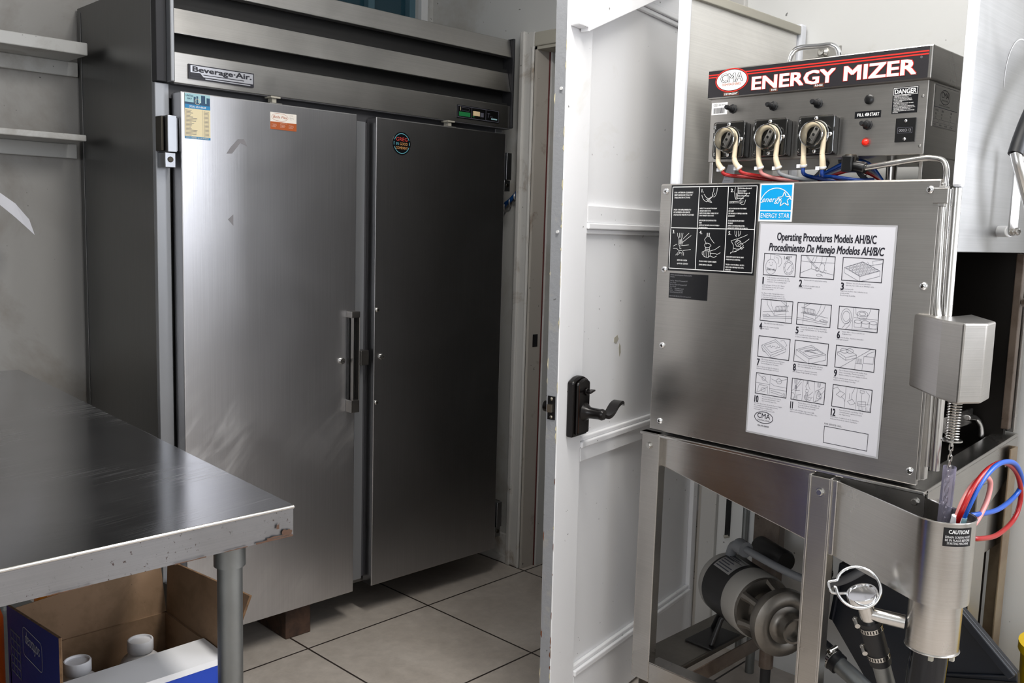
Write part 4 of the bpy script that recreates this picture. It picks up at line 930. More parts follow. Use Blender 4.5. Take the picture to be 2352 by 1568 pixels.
A12 = [[(.34, 0), (.34, 1)], [(.62, 0), (.62, 1)], [(.1, .56), (.2, .74), (.32, .66), (.22, .46), (.1, .56)], [(.02, .8), (.12, .9), (.2, .74)], [(.24, .5), (.32, .4), (.34, .3)], [(.4, .34), (.48, .2), (.6, .3), (.52, .46), (.4, .34)], [(.5, .46), (.5, .7), (.56, .96)], [(.44, .44), (.44, .7)], [(.7, .9), (.8, .9), (.8, .8), (.7, .8), (.7, .9)], [(.75, .8), (.75, .2)], [(.66, .4), (.86, .44), (.86, .24), (.66, .22), (.66, .4)], [(.84, .9), (.94, .74), (.9, .3)], [(.7, .2), (.7, .05), (.76, .05), (.76, .2)], [(.8, .2), (.8, .02), (.87, .02), (.87, .2)], [(.9, .22), (.9, .06), (.97, .06), (.97, .22)], [(.66, .3), (.96, .34)]]
cw, ch = 0.083, 0.052
R1, R2, R3, R4 = -0.0675, -0.1755, -0.263, -0.352
cols = (0.014, 0.108, 0.208)
C3 = (('To fill with water, push and hold the FILL', 'switch until water overflows into the scrap', 'accumulator. Proper operating water'), ['should be between 120°F and 140°F. Report', 'water temperature less than 120°F to your', 'supervisor immediately.', '', 'Para llenar con agua, tenga apretado el boton', 'de (FILL) hasta que vea el agua entrar a la caja', 'de desperdicios. La temperatura apropiada debe', 'ser de 120°F a 140°F. Avise de inmediato'])
cell(1, cols[0], R1, cw, ch, A1, *C3)
po.text(FPst, '140°', cols[0]+0.052, R1-0.013, 0.0085, D, I, w=0.019); po.text(FPst, 'START / FILL', cols[0]+0.009, R1-0.0395, 0.0036, D, I, w=0.024, bold=0.02)
cell(2, cols[1], R1, cw, ch, A2, ('Remove soils from plates before racking.',), ['', 'Limpie las sobras de los platos antes de', 'ponerlos en sus parrillas.'])
cell(3, cols[2], R1, cw+0.008, ch, A3, ('All dishes, cups and silverware should be', 'placed in proper dish, cup or silverware racks.'), ['Do not overload racks.', 'Ponga todos los platos, tazas y cubiertos en sus', 'propias parrillas.', 'No sobrecarge las parrillas.'])
cell(4, cols[0], R2, cw, ch, A4, ('Slide fully loaded rack in the machine.',), ['Deslice dentro de la maquina la parrilla', 'totalmente cargada.'])
cell(5, cols[1], R2, cw, ch, A5, ('Remove the clean rack of dishes. Allow dishes', 'to dry completely before use. Tip cup and glass', 'racks.'), ['Saque las parrillas con los platos limpios. Deje que', 'los platos se sequen bien. Incline las parrillas'])
cell(6, cols[2], R2, cw+0.008, ch, A6, ('Inspect dishes - Remove and store in', 'designated area.'), ['Inspeccione los platos - Saquelos y acomodelos', 'en su lugar adequado.'])
cell(7, cols[0], R3, cw, 0.051, A7, ('Fill container with warm water. Add proper', 'amount of pre-soak as directed on label.', 'Pre-soak flatware for 15 minutes.'), ['Llene el recipiente con agua tibia. Agregue la', 'cantidad apropiada de detergente de acuerdo'])
cell(8, cols[1], R3, cw, 0.051, A8, ('Remove and place flatware in flat rack. Rinse.', 'Place rack in dishwasher. Do not overload.'), ['Remueva y ponga los cubiertos en una parrilla', 'plana. Enjuague. Ponga la parrilla en la maquina'])
cell(9, cols[2], R3, cw+0.008, 0.051, A9, ('Place in flatware containers with handles down.', 'Wash a second time. Transfer into another', 'flatware container to insure sanitary conditions.'), ['Ponga los cubiertos en sus canastas y lave por', 'segunda vez con los mangos hacia abajo.'])
cell(10, cols[0], R4, cw, 0.051, A10, ('Drain the machine to clean. Remove', 'spray arms and end plugs to clean', 'upper and lower spray arms.'), ['rinse under faucet. Arms will not turn if jets are clogged.', 'Vacie la maquina para limpiarla. Saque los brazos', 'rociadores y tapones de arriba y abajo.', 'Si los boquillas estan tapadas, use un palillo'])
cell(11, cols[1], R4, cw, 0.051, A11, ('Remove drain screen. Thoroughly clean', 'screen by scrubbing with heavy brush.', 'Rinse under faucet and reinstall.'), ['Saque la rejilla de drenaje. Limpie bien la rejilla', 'tallela con una escobilla dura. Enjuaguela bajo la llave'])
cell(12, cols[2], R4, cw+0.008, 0.051, A12, ('Remove and clean scrap drawer. Check', 'chemical buckets regularly and replace', 'any empty buckets.'), ['Saque y limpie el cedazo de la caja de desperdicios.', 'Revise periodicamente las cubetas de productos'])
po.ring(FPst, 0.042, -0.458, 0.025, 0.0145, 0.0016, D, I); po.text(FPst, 'CMA', 0.042, -0.460, 0.0125, D, I, w=0.034, align='C', bold=0.01); po.text(FPst, 'DISHMACHINES', 0.042, -0.4665, 0.0036, D, I, w=0.032, align='C')
po.text(FPst, 'CMA P/N: 0260.00', 0.042, -0.480, 0.0035, D, I, w=0.030, align='C', bold=0.02)
po.text(FPst, 'FOR SERVICE CALL:', 0.195, -0.4465, 0.0038, D, I, w=0.042); po.frame(FPst, 0.195, 0.298, -0.489, -0.450, 0.0012, D, I)
tag(po.build('instruction_sheet', None, at=FM(-0.98, 1.14, 0.001)), 'white laminated bilingual operating instruction sheet taped on the dish machine front', 'poster')
# --- control box on top of the hood
BXF = XF(2.0); FLid = XF(1.993)
cb = MB(); cb.box(2.0, 2.32, 0.795, 1.330, 1.545, 1.700, 'machine_steel'); CB = cb.build('control_box', dm, 0.002)
mb = MB(); mb.box(1.993, 2.325, 0.789, 1.337, 1.6995, 1.770, 'machine_steel'); mb.build('box_lid', CB, 0.003)
mb = MB()
mb.fbox(FLid, -1.335, -0.797, 1.7025, 1.767, 0, 0.001, 'banner_black'); D = 0.0014
for v0, v1 in ((1.7555, 1.7585), (1.7495, 1.7525)): mb.rect(FLid, -1.335, -0.797, v0, v1, D, 'decal_red')
e = Frame(FLid(-1.268, 1.7405, 0), FLid.u, FLid.v, FLid.n)
mb.disc(e, 0, 0, 0.0465, 0.0285, D+.0002, 'decal_red'); mb.disc(e, 0, 0, 0.0435, 0.0258, D+.0004, 'decal_black'); mb.disc(e, 0, 0, 0.0420, 0.0245, D+.0006, 'decal_white')
mb.text(e, 'CMA', 0, -0.004, 0.021, D+.0008, 'decal_black', w=0.064, align='C', bold=0.07); mb.text(e, 'CMA', 0, -0.004, 0.021, D+.0010, 'decal_white', w=0.0615, align='C', bold=0.0)
mb.text(e, 'DISHMACHINES', 0, -0.0125, 0.0062, D+.0008, 'card_brown', w=0.052, align='C', bold=0.01)
def slab_word(s, u, v, h, w_):
    mb.text(FLid, s, u, v, h, D+.0004, 'decal_red', w=w_+0.003, bold=0.10); mb.text(FLid, s, u+0.0015, v, h, D+.0008, 'decal_white', w=w_, bold=0.055)
slab_word('ENERGY', -1.213, 1.7125, 0.0305, 0.211); slab_word('MIZER', -0.982, 1.7125, 0.0315, 0.160)
mb.ring(FLid, -0.812, 1.7455, 0.0022, 0.0022, 0.0004, D, 'decal_grey', n=16); mb.text(FLid, 'R', -0.813, 1.7445, 0.0022, D, 'decal_grey')
for s, u, w_ in (('DETERGENT', -1.268, 0.037), ('SANI', -1.152, 0.014), ('RINSE', -1.0385, 0.019)):
    mb.text(FLid, s, u, 1.7055, 0.0047, D+.0004, 'decal_white', w=w_, align='C', bold=0.03); mb.frame(FLid, u-w_/2-0.003, u+w_/2+0.003, 1.7042, 1.712, 0.0005, D+.0001, 'card_brown')
mb.build('banner', CB, label='black banner with red stripes and white capital letters')
mb = MB(); mb.fbox(BXF, -1.326, -1.281, 1.661, 1.690, 0, 0.0008, 'decal_white'); D = 0.0011
mb.ring(BXF, -1.3145, 1.6845, 0.0065, 0.0032, 0.0006, D, 'ink', n=20); mb.text(BXF, 'CMA', -1.3145, 1.6832, 0.0026, D, 'ink', align='C', w=0.007); mb.text(BXF, 'SN# 266172', -1.306, 1.6832, 0.0026, D, 'ink', w=0.020, bold=0.02)
u = -1.320
while u < -1.288:
    w_ = random.choice((0.0004, 0.0007, 0.0011)); mb.rect(BXF, u, u+w_, 1.664, 1.6775, D, 'ink'); u += w_ + random.choice((0.0005, 0.0008))
mb.build('serial_sticker', CB)
def toggle(u, v, name='toggle_switch'):
    mb = MB(); n = BXF.n
    mb._lathe(BXF(u, v, 0), n, [(0.0115, 0), (0.0115, 0.003), (0.009, 0.004), (0.0085, 0.010), (0.006, 0.013)], 'rubber', 8, (True, True))
    tip = BXF.n*0.021 + Vector((0, 0, 0.001)); o = BXF(u, v, 0.012)
    mb.tube([o, o+tip*0.4, o+tip*0.8, o+tip], 0, 'rubber', 14, radii=[0.006, 0.0052, 0.0060, 0.0045]); mb.build(name, CB)
for u, v in ((-1.267, 1.6725), (-1.156, 1.671), (-1.043, 1.6685), (-0.923, 1.6135)): toggle(u+0.002, v)
mb = MB(); mb._lathe(BXF(-0.9215, 1.668, 0), BXF.n, [(0.0105, 0), (0.0105, 0.003), (0.007, 0.005), (0, 0.005)], 'black_plastic', 24, (True, False)); mb.build('hole_plug', CB)
mb = MB(); mb.fbox(BXF, -0.952, -0.893, 1.6285, 1.6435, 0, 0.0008, 'decal_black'); D = 0.0011
mb.text(BXF, 'FILL', -0.946, 1.6325, 0.0070, D, 'decal_white', w=0.0155, bold=0.025); mb.text(BXF, 'START', -0.9175, 1.6325, 0.0070, D, 'decal_white', w=0.021, bold=0.025)
for s in (-1, 1): mb.poly(BXF, [(-0.9238+s*0.0008, 1.6325), (-0.9238+s*0.0026, 1.6325), (-0.9238+s*0.0052, 1.636), (-0.9238+s*0.0026, 1.6395), (-0.9238+s*0.0008, 1.6395)], D, 'decal_white')
mb.build('switch_label', CB)
mb = MB(); mb._lathe(BXF(-0.9215, 1.576, 0), BXF.n, [(0.0098, 0), (0.0098, 0.002), (0.0082, 0.0035)], 'clear_plastic', 24, (False, True)); mb._lathe(BXF(-0.9215, 1.576, 0.001), BXF.n, [(0.0072, 0), (0.0072, 0.006), (0.004, 0.009), (0, 0.010)], 'red_lens', 24, (True, False)); mb.build('indicator_light', CB, label='red indicator light')
mb = MB(); a, b, c, d = -0.870, -0.8155, 1.6335, 1.6885; D = 0.0011
mb.fbox(BXF, a, b, c, d, 0, 0.0008, 'decal_black'); mb.frame(BXF, a+0.0015, b-0.0015, d-0.0165, d-0.0015, 0.0008, D, 'decal_white')
mb.text(BXF, 'DANGER', (a+b)/2, d-0.0138, 0.0098, D, 'decal_white', w=0.046, align='C', bold=0.03)
mb.para(BXF, ['• USE HIGH VOLTAGE WIRES. TURN', '  POWER OFF AT BREAKER BOX.', '  FILS HAUTE TENSION SOUS TENSION.', '  COUPEZ L ALIMENTATION AU NIVEAU', '  DU DISJONCTEUR.', '• FOR SUPPLY CONNECTIONS, USE WIRES', '  SUITABLE FOR AT LEAST 75°C.', '  POUR LES CONNEXIONS D ALIMENTATION,', '  UTILISEZ DES FILS ADAPTES A AU MOINS 75°C.', '• USE COPPER CONDUCTORS ONLY.', '  UTILISEZ UNIQUEMENT DES CONDUCTEURS', '  EN CUIVRE.'], a+0.003, d-0.0195, 0.0021, 0.0031, D, 'decal_white', 0.78, bold=0.01)
mb.build('warning_decal', CB, label='black DANGER decal')
mb = MB(); a, b, c, d = -0.8575, -0.815, 1.5725, 1.6225
mb.fbox(BXF, a, b, c, d, 0, 0.004, 'black_plastic'); mb.frame(BXF, a+0.005, b-0.006, 1.591, 1.603, 0.0006, 0.0043, 'ink_soft')
mb.text(BXF, '000312', a+0.008, 1.594, 0.0062, 0.0043, 'decal_grey', w=0.026); 
for v in (1.6165, 1.5785): screw(mb, BXF, (a+b)/2, v, 0.004, 0.0036)
mb.build('cycle_counter', CB)
for u, v in ((-0.806, 1.666), (-0.8045, 1.563)):
    mb = MB(); mb._lathe(BXF(u, v, 0), BXF.n, [(0.0035, 0), (0.003, 0.0015), (0, 0.002)], 'bolt_metal', 16, (True, False)); mb.build('rivet', CB)
# dosing pumps
def pump(u, v):
    """u, v: centre of the clear cover on the box face"""
    mb = MB(); hw, hh = 0.043, 0.0425
    mb.fbox(BXF, u-hw-0.010, u+hw-0.004, v-hh-0.001, v+hh-0.002, 0, 0.016, 'black_plastic')
    mb.fbox(BXF, u-hw+0.002, u+hw-0.001, v-hh+0.001, v+hh-0.001, 0.016, 0.030, 'black_plastic')
    P = mb.build('dosing_pump', CB, 0.003)
    for dv in (-0.032, 0.033):
        s = MB(); screw(s, BXF, u-hw-0.003, v+dv, 0.016, 0.0055); s.build('screw', P)
    for du, dv in ((0, 0.0365), (0, -0.0365), (-0.036, 0), (0.036, 0)):
        s = MB(); screw(s, BXF, u+du, v+dv, 0.0335, 0.0048); s.build('screw', P)
    F = Frame(BXF(u, v, 0.030), BXF.u, BXF.v, BXF.n)
    c = MB(); c.prism(F, rrect(-hw, hw, -hh, hh, 0.006), 0.0005, 0.0035, 'clear_plastic')
    c._lathe(F(0, 0, 0.0035), F.n, [(0.0315, 0), (0.0315, 0.004), (0.0285, 0.005), (0.0275, 0.020), (0.0250, 0.023), (0, 0.0235)], 'clear_plastic', 40, (False, False)); c.tube([F(0.0318*math.cos(t*PI/24), 0.0318*math.sin(t*PI/24), 0.0042) for t in range(48)], 0.0013, 'clear_edge', 8, closed=True); c.tube([F(0.0272*math.cos(t*PI/24), 0.0272*math.sin(t*PI/24), 0.0235) for t in range(48)], 0.0012, 'clear_edge', 8, closed=True); c.tube([F(x, y, 0.0035) for x, y in rrect(-hw, hw, -hh, hh, 0.006)], 0.0009, 'clear_edge', 6, closed=True); c.build('clear_cover', P)
    r = MB(); an = math.radians(62); ux, uy = math.cos(an), math.sin(an)
    L = [(a*ux-b*uy, a*uy+b*ux) for a, b in ((-0.020, -0.0065), (0.020, -0.0065), (0.020, 0.0065), (-0.020, 0.0065))]
    r.prism(F, L, 0.004, 0.012, 'motor_grey')
    for t in (-0.014, 0.0, 0.014): r.cyl(F(t*ux, t*uy, 0.012), F(t*ux, t*uy, 0.0135), 0.0034, 'black_plastic', n=16)
    r.cyl(F(-0.014*ux, -0.014*uy, 0.004), F(-0.014*ux, -0.014*uy, 0.018), 0.0048, 'chrome', n=16, mcap='dark_metal'); r.cyl(F(0.014*ux, 0.014*uy, 0.004), F(0.014*ux, 0.014*uy, 0.011), 0.0048, 'brass', n=16); r.build('rotor', P, 0.001)
    q = MB(); path = [(-0.021, -0.062), (-0.0225, -0.045), (-0.0235, -0.02)] + [(0.0235*math.cos(math.radians(180-k*15)), 0.0235*math.sin(math.radians(180-k*15))) for k in range(13)] + [(0.0235, -0.02), (0.0225, -0.045)]
    q.tube(smooth_path([F(a, b, 0.009) for a, b in path[1:]], 3), 0.0058, 'cream_tube', 14); q.build('squeeze_tube', P)
    return F
PF = [pump(-1.252, 1.5945), pump(-1.141, 1.5945), pump(-1.026, 1.5945)]
# tube ends under the pumps and the coloured feed lines
ends = [((-0.0225, -0.045), (-0.021, -0.058), (-0.010, -0.074), 'red_tube'), ((0.0225, -0.045), (0.027, -0.058), (0.038, -0.072), 'red_tube')], \
       [((-0.0225, -0.045), (-0.021, -0.058), (-0.017, -0.073), 'pink_tube'), ((0.0225, -0.045), (0.025, -0.058), (0.030, -0.074), 'grey_tube')], \
       [((-0.0225, -0.045), (-0.0225, -0.058), (-0.023, -0.071), 'dark_blue_tube'), ((0.0225, -0.045), (0.024, -0.058), (0.024, -0.077), 'dark_blue_tube')]
for F, es in zip(PF, ends):
    for a, b, c, col in es:
        mb = MB(); mb.tube(smooth_path([F(*a, 0.009), F(*b, 0.008), F(*c, 0.004)], 5), 0, 'cream_tube', 14, radii=[0.0058+0.0012*min(1, k/8) for k in range(11)])
        e0 = F(*c, 0.004); mb.cyl(F(c[0]-0.006, c[1]+0.004, 0.004), F(c[0]+0.006, c[1]+0.001, 0.004), 0.0088, 'white_plastic', n=12) if False else None
        dirv = (F(*c, 0.004)-F(*b, 0.008)).normalized()
        mb.cyl(e0-dirv*0.006, e0-dirv*0.002, 0.0083, 'white_plastic', n=14); mb.box(e0.x-0.004, e0.x+0.004, e0.y+0.006, e0.y+0.016, e0.z-0.002, e0.z+0.006, 'white_plastic')
        mb.build('tube_end', dm)
        mb = MB()
        if col == 'red_tube': pts = [e0-dirv*0.004, e0+dirv*0.012, Vector((2.0, e0.y-0.05, 1.506)), Vector((2.02, e0.y-0.13, 1.499)), Vector((2.03, 0.98, 1.50))]
        elif 'dark' in col: pts = [e0-dirv*0.004, e0+Vector((0, -0.001, -0.015)), Vector((2.0, e0.y-0.008, 1.502)), Vector((2.03, e0.y-0.05, 1.496)), Vector((2.05, 0.92, 1.497))]
        else: pts = [e0-dirv*0.004, e0+dirv*0.012, Vector((1.995, e0.y-0.03, 1.500)), Vector((2.02, e0.y-0.07, 1.4965))]
        mb.tube(smooth_path(pts, 6), 0.0045, col, 10); mb.build('feed_tube', dm)
for k, (col, dz) in enumerate((('blue_tube', 0.008), ('dark_blue_tube', 0.0), ('grey_tube', -0.006), ('red_tube', -0.012))):
    mb = MB(); pts = [(2.05, 1.07-0.004*k, 1.498), (2.05, 1.03, 1.514+dz*0.6), (2.06, 0.985, 1.532+dz), (2.07, 0.945, 1.527+dz), (2.08, 0.915, 1.497)]
    mb.tube(smooth_path(pts, 6), 0.0048, col, 10); mb.build('feed_tube', dm)
mb = MB()
for y, z in ((1.045, 1.508), (0.948, 1.523)): mb.tube([(2.055+0.018*math.cos(t*PI/10), y+0.003*math.sin(t*PI/10), z+0.016*math.sin(t*PI/10)) for t in range(20)], 0.0015, 'grey_tube', 6, closed=True)
mb.build('cable_tie', dm)
# uprights under the box
mb = MB(); mb.box(2.005, 2.30, 1.318, 1.328, 1.488, 1.547, 'machine_steel'); mb.build('box_bracket', dm, 0.001)
mb = MB(); mb.box(2.005, 2.30, 0.797, 0.805, 1.488, 1.547, 'machine_steel'); mb.build('box_bracket', dm, 0.001)
mb = MB(); FS = Frame(Vector((2.003, 0, 0)), (0, -1, 0)); 
mb.prism(Frame((2.03, 0, 0), (0, -1, 0), (0, 0, 1), (-1, 0, 0)), [(-1.305, 1.488), (-1.270, 1.488), (-1.268, 1.540), (-1.288, 1.540)], 0, 0.0015, 'paper')
mb.para(Frame((2.03, 0, 0), (0, -1, 0), (0, 0, 1), (-1, 0, 0)), ['Installed With Pride By', 'Worth Repair'], -1.297, 1.507, 0.0030, 0.008, 0.0018, 'ink_soft', 0.7); mb.build('paper_tag', dm)
mb = MB(); mb.cyl((2.15, 0.925, 1.486), (2.15, 0.925, 1.547), 0.0125, 'tube_steel', n=20); mb.build('support_tube', dm)
mb = MB(); mb.prism(Frame((2.25, 0, 0), (0, -1, 0), (0, 0, 1), (-1, 0, 0)), [(-0.905, 1.547), (-0.87, 1.547), (-0.87, 1.488), (-0.885, 1.488)], 0, 0.004, 'machine_steel'); mb.build('gusset', dm)
mb = MB(); mb.tube(smooth_path([(2.08, 1.02, 1.545), (2.08, 0.98, 1.53), (2.09, 0.95, 1.528)], 5), 0.005, 'grey_conduit', 10); mb.tube(smooth_path([(2.1, 1.06, 1.545), (2.1, 1.075, 1.52), (2.1, 1.10, 1.497)], 5), 0.007, 'grey_conduit', 10); mb.tube(smooth_path([(2.12, 1.0, 1.54), (2.12, 0.985, 1.515), (2.12, 0.96, 1.495)], 5), 0.006, 'grey_conduit', 10); mb.build('wire_conduit', dm)
# data plate on the box side
FSd = Frame((0, 0.795, 0), (1, 0, 0), (0, 0, 1), (0, -1, 0)); mb = MB(); a, b, c, d = 2.030, 2.165, 1.607, 1.695; D = 0.0012
mb.fbox(FSd, a, b, c, d, 0, 0.0009, 'machine_steel'); mb.frame(FSd, a+0.001, b-0.001, c+0.001, d-0.001, 0.0006, D, 'ink_soft'); mb.rect(FSd, a+0.004, b-0.004, 1.650, 1.689, D, 'plate_silver'); mb.rect(FSd, a+0.002, b-0.002, 1.648, 1.6495, D, 'ink_soft')
mb.ring(FSd, a+0.058, 1.672, 0.028, 0.0155, 0.0014, D+.0003, 'ink'); mb.text(FSd, 'CMA', a+0.058, 1.6705, 0.0125, D+.0003, 'ink', w=0.042, align='C'); mb.text(FSd, 'DISHMACHINES', a+0.058, 1.6635, 0.0035, D+.0003, 'ink', w=0.036, align='C'); mb.text(FSd, 'GARDEN GROVE, CALIFORNIA', a+0.058, 1.6525, 0.0028, D+.0003, 'ink', w=0.06, align='C')
for k, (t_, u_) in enumerate((('MODEL', 0.012), ('SERIAL', 0.045), ('CMA', 0.095))): mb.para(FSd, [t_, 'NO.', 'UL'], a+u_, 1.640, 0.0045, 0.0075, D, 'ink', 0.8)
for k in range(4): mb.frame(FSd, a+0.004+k*0.031, a+0.030+k*0.031, 1.616, 1.624, 0.0005, D, 'ink_soft'); mb.text(FSd, ('VOLTS', 'AMPS', 'HZ', 'PH')[k], a+0.006+k*0.031, 1.6105, 0.0035, D, 'ink', w=0.014)
mb.build('data_plate', CB)
# chrome linkage showing over the box
mb = MB(); mb.tube(smooth_path([(2.2, 1.236, 1.772), (2.2, 1.234, 1.80), (2.2, 1.226, 1.830), (2.2, 1.205, 1.842), (2.2, 1.15, 1.840), (2.2, 1.122, 1.839), (2.2, 1.104, 1.826), (2.2, 1.097, 1.80), (2.2, 1.096, 1.772)], 5), 0.0068, 'chrome', 16); mb.build('lifting_bail', dm)
mb = MB(); mb.box(2.5, 2.505, 1.245, 1.36, 1.84, 1.90, 'plate_silver'); mb._lathe((2.5, 1.297, 1.886), (-1, 0, 0), [(0.016, 0), (0.016, 0.004), (0.008, 0.01), (0.008, 0.016), (0, 0.017)], 'bolt_metal', 24, (True, False)); mb.box(2.5, XW-0.001, 1.28, 1.32, 1.845, 1.875, 'plate_silver'); mb.build('pivot_bracket', dm)
# --- lifted side doors, their guides and lift handle
mb = MB(); mb.box(1.985, 2.53, 1.398, 1.408, 1.335, 1.972, 'door_steel'); LD = mb.build('lifting_door', dm, 0.002, label='lifted steel door on the far side')
mb = MB(); mb.box(1.985, 2.53, 1.386, 1.410, 1.952, 1.976, 'dirty_white'); mb.build('door_lip', LD, 0.002)
mb = MB(); mb.ring(Frame((0, 1.3975, 0), (1, 0, 0), (0, 0, 1), (0, -1, 0)), 2.205, 1.68, 0.10, 0.115, 0.0018, 0.0003, 'dark_metal', 80, 260, 30); mb.build('arc_mark', LD)  # thin dark arc on the door face
mb = MB(); mb.box(2.535, 2.568, 1.388, 1.412, 0.85, 1.985, 'white_plastic'); mb.build('guide_post', dm, 0.006)
mb = MB(); mb.box(1.960, 1.984, 1.388, 1.416, 1.48, 2.6, 'white_plastic'); mb.build('guide_post', dm, 0.007)
mb = MB(); mb.box(2.0, 2.53, 0.716, 0.726, 1.342, 2.06, 'door_steel_dim'); RD = mb.build('lifting_door', dm, 0.002, label='lifted steel door above the dark opening')
mb = MB(); mb.ring(Frame((0, 0.7155, 0), (1, 0, 0), (0, 0, 1), (0, -1, 0)), 2.305, 1.72, 0.10, 0.10, 0.0022, 0.0003, 'white_trim', 20, 190, 34); mb.build('arc_mark', RD)  # thin pale arc on the door face
mb = MB(); mb.box(1.954, 1.975, 0.696, 0.716, 1.472, 2.6, 'white_plastic'); mb.build('guide_post', dm, 0.007)
mb = MB()
mb.tube([(1.962, 0.707, 1.472), (1.966, 0.705, 0.885)], 0.0095, 'tube_steel', 20, mcap='dark_gap'); mb.build('guide_tube', dm)
mb = MB(); mb.tube([(1.965, 0.726, 1.470), (1.968, 0.722, 0.89)], 0.0065, 'tube_steel', 16); mb.build('guide_tube', dm)
mb = MB(); mb.tube(smooth_path([(1.975, 0.918, 1.5165), (1.97, 0.86, 1.524), (1.97, 0.79, 1.533), (1.97, 0.765, 1.534), (1.97, 0.742, 1.527), (1.965, 0.732, 1.505), (1.962, 0.731, 1.47), (1.958, 0.726, 1.30), (1.950, 0.722, 1.235), (1.938, 0.712, 1.205)], 6), 0.0065, 'tube_steel', 16); mb.build('conduit_tube', dm)
mb = MB(); mb.box(1.955, 1.99, 0.930, 0.955, 1.510, 1.545, 'black_plastic'); mb.cyl((1.972, 0.942, 1.525), (1.972, 0.905, 1.517), 0.013, 'black_plastic', n=8); mb.cyl((1.972, 0.942, 1.53), (1.972, 0.942, 1.548), 0.015, 'dark_metal', n=6); mb.build('conduit_elbow', dm, 0.003)
mb = MB(); mb.box(1.946, 1.949, 0.718, 0.748, 1.440, 1.472, 'machine_steel'); mb.box(1.948, 1.972, 0.724, 0.738, 1.434, 1.476, 'tube_steel'); mb.build('pipe_clip', dm, 0.003)
mb = MB(); mb.cyl((2.255, 0.715, 1.390), (2.233, 0.684, 1.390), 0.0125, 'nylon', n=24); mb.build('door_roller', dm, 0.002)
mb = MB()
lk = Frame((2.228, 0.679, 1.39), (0.82, -0.57, 0), (0, 0, 1), (-0.57, -0.82, 0))
mb.prism(lk, [(0.010*math.cos(math.radians(a)), 0.010*math.sin(math.radians(a))) for a in range(180, 361, 20)]+[(0.010*math.cos(math.radians(a)), 0.168+0.010*math.sin(math.radians(a))) for a in range(0, 181, 20)], 0, 0.005, 'tube_steel')
for v in (0, 0.168):
    hexbolt(mb, lk, 0, v, 0.005, 0.0075); mb.cyl(lk(0, v, 0.008), lk(0, v, 0.022), 0.005, 'bolt_metal', n=14); hexbolt(mb, lk, 0, v, 0.016, 0.007)
mb.build('link_bar', dm)
mb = MB(); mb.tube(smooth_path([(2.150, 0.662, 1.555), (2.152, 0.655, 1.53), (2.168, 0.646, 1.49), (2.20, 0.636, 1.43), (2.26, 0.635, 1.34), (2.36, 0.66, 1.25), (2.49, 0.712, 1.22)], 6), 0.0115, 'tube_steel', 18); mb.build('lift_arm', dm)
mb = MB(); mb.tube(smooth_path([(2.150, 0.662, 1.552), (2.165, 0.660, 1.585), (2.20, 0.656, 1.64), (2.27, 0.65, 1.72), (2.38, 0.64, 1.80)], 6), 0.0155, 'rubber', 20); mb.build('handle_grip', dm)
# --- actuator cover, spring, chain, clear sleeve
FZ = Frame((0, 0, 0), (1, 0, 0), (0, 1, 0), (0, 0, 1))
mb = MB(); mb.prism(FZ, [(1.9495, 0.767), (1.841, 0.670), (1.806, 0.617), (1.850, 0.590), (1.920, 0.598), (2.06, 0.690), (1.9495, 0.695)], 1.058, 1.212, 'machine_steel'); mb.build('actuator_cover', dm, 0.004)
mb = MB(); pts = [(1.905+0.0125*math.cos(t*2*PI/14), 0.655+0.0125*math.sin(t*2*PI/14), 1.058-0.088*t/(14*16)) for t in range(14*16+1)]
mb.tube(pts, 0.0013, 'bolt_metal', 6); mb.cyl((1.905, 0.655, 1.06), (1.905, 0.655, 0.955), 0.0035, 'bolt_metal', n=12); mb._lathe((1.905, 0.655, 0.966), (0, 0, 1), [(0.0055, 0), (0.020, 0), (0.020, 0.003), (0.0055, 0.003)], 'bolt_metal', 24, (False, False)); mb.build('return_spring', dm)
def link(mb, c, along, side, L=0.0075, W_=0.0035, r=0.0011):
    c, a, s = Vector(c), Vector(along).normalized(), Vector(side).normalized()
    mb.tube([c + a*((L-W_)*(1 if math.cos(t) > 0 else -1) + W_*math.cos(t)) + s*W_*math.sin(t) for t in [q*2*PI/14+0.01 for q in range(14)]], r, 'bolt_metal', 6, closed=True)
mb = MB(); top, bot = Vector((1.905, 0.655, 0.958)), Vector((1.921, 0.663, 0.77)); ax = (bot-top).normalized(); n_ = 17; sd = ax.cross(Vector((0, 1, 0))).normalized()
for k in range(n_): link(mb, top+(bot-top)*(k+0.5)/n_, ax, sd if k % 2 else ax.cross(sd))
mb.build('pull_chain', dm)
mb = MB(); s0, s1 = Vector((1.911, 0.6560, 0.912)), Vector((1.921, 0.663, 0.765)); mb.tube([s0, s1], 0.0125, 'clear_sleeve', 24, caps=False); mb.build('chain_sleeve', dm)
# --- tank, lip, trough
mb = MB()
mb.prism(Frame((1.955, 0, 0), (0, 1, 0), (0, 0, 1), (1, 0, 0)), [(1.404, 0.832), (1.404, 0.758), (0.716, 0.606), (0.716, 0.832)], 0, 0.53, 'tank_steel'); mb.build('tank', dm, 0.003)
mb = MB(); mb.box(1.934, 2.50, 1.392, 1.453, 0.834, 0.842, 'tank_steel'); mb.box(1.936, 1.962, 0.712, 1.453, 0.834, 0.842, 'tube_steel')
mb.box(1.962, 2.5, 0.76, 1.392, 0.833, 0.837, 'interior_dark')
mb.prism(Frame((0, 0.712, 0), (1, 0, 0), (0, 0, 1), (0, -1, 0)), [(1.95, 0.832), (2.53, 0.876), (2.53, 0.886), (1.95, 0.842)], -0.05, 0, 'tank_steel'); mb.build('tank_rim', dm, 0.003)
mb = MB(); mb.prism(Frame((0, 0.712, 0), (1, 0, 0), (0, 0, 1), (0, -1, 0)), [(1.957, 0.62), (1.957, 0.835), (2.53, 0.878), (2.53, 0.80), (2.26, 0.700), (2.2, 0.62)], -0.003, 0.001, 'tank_steel'); mb.build('side_apron', dm)
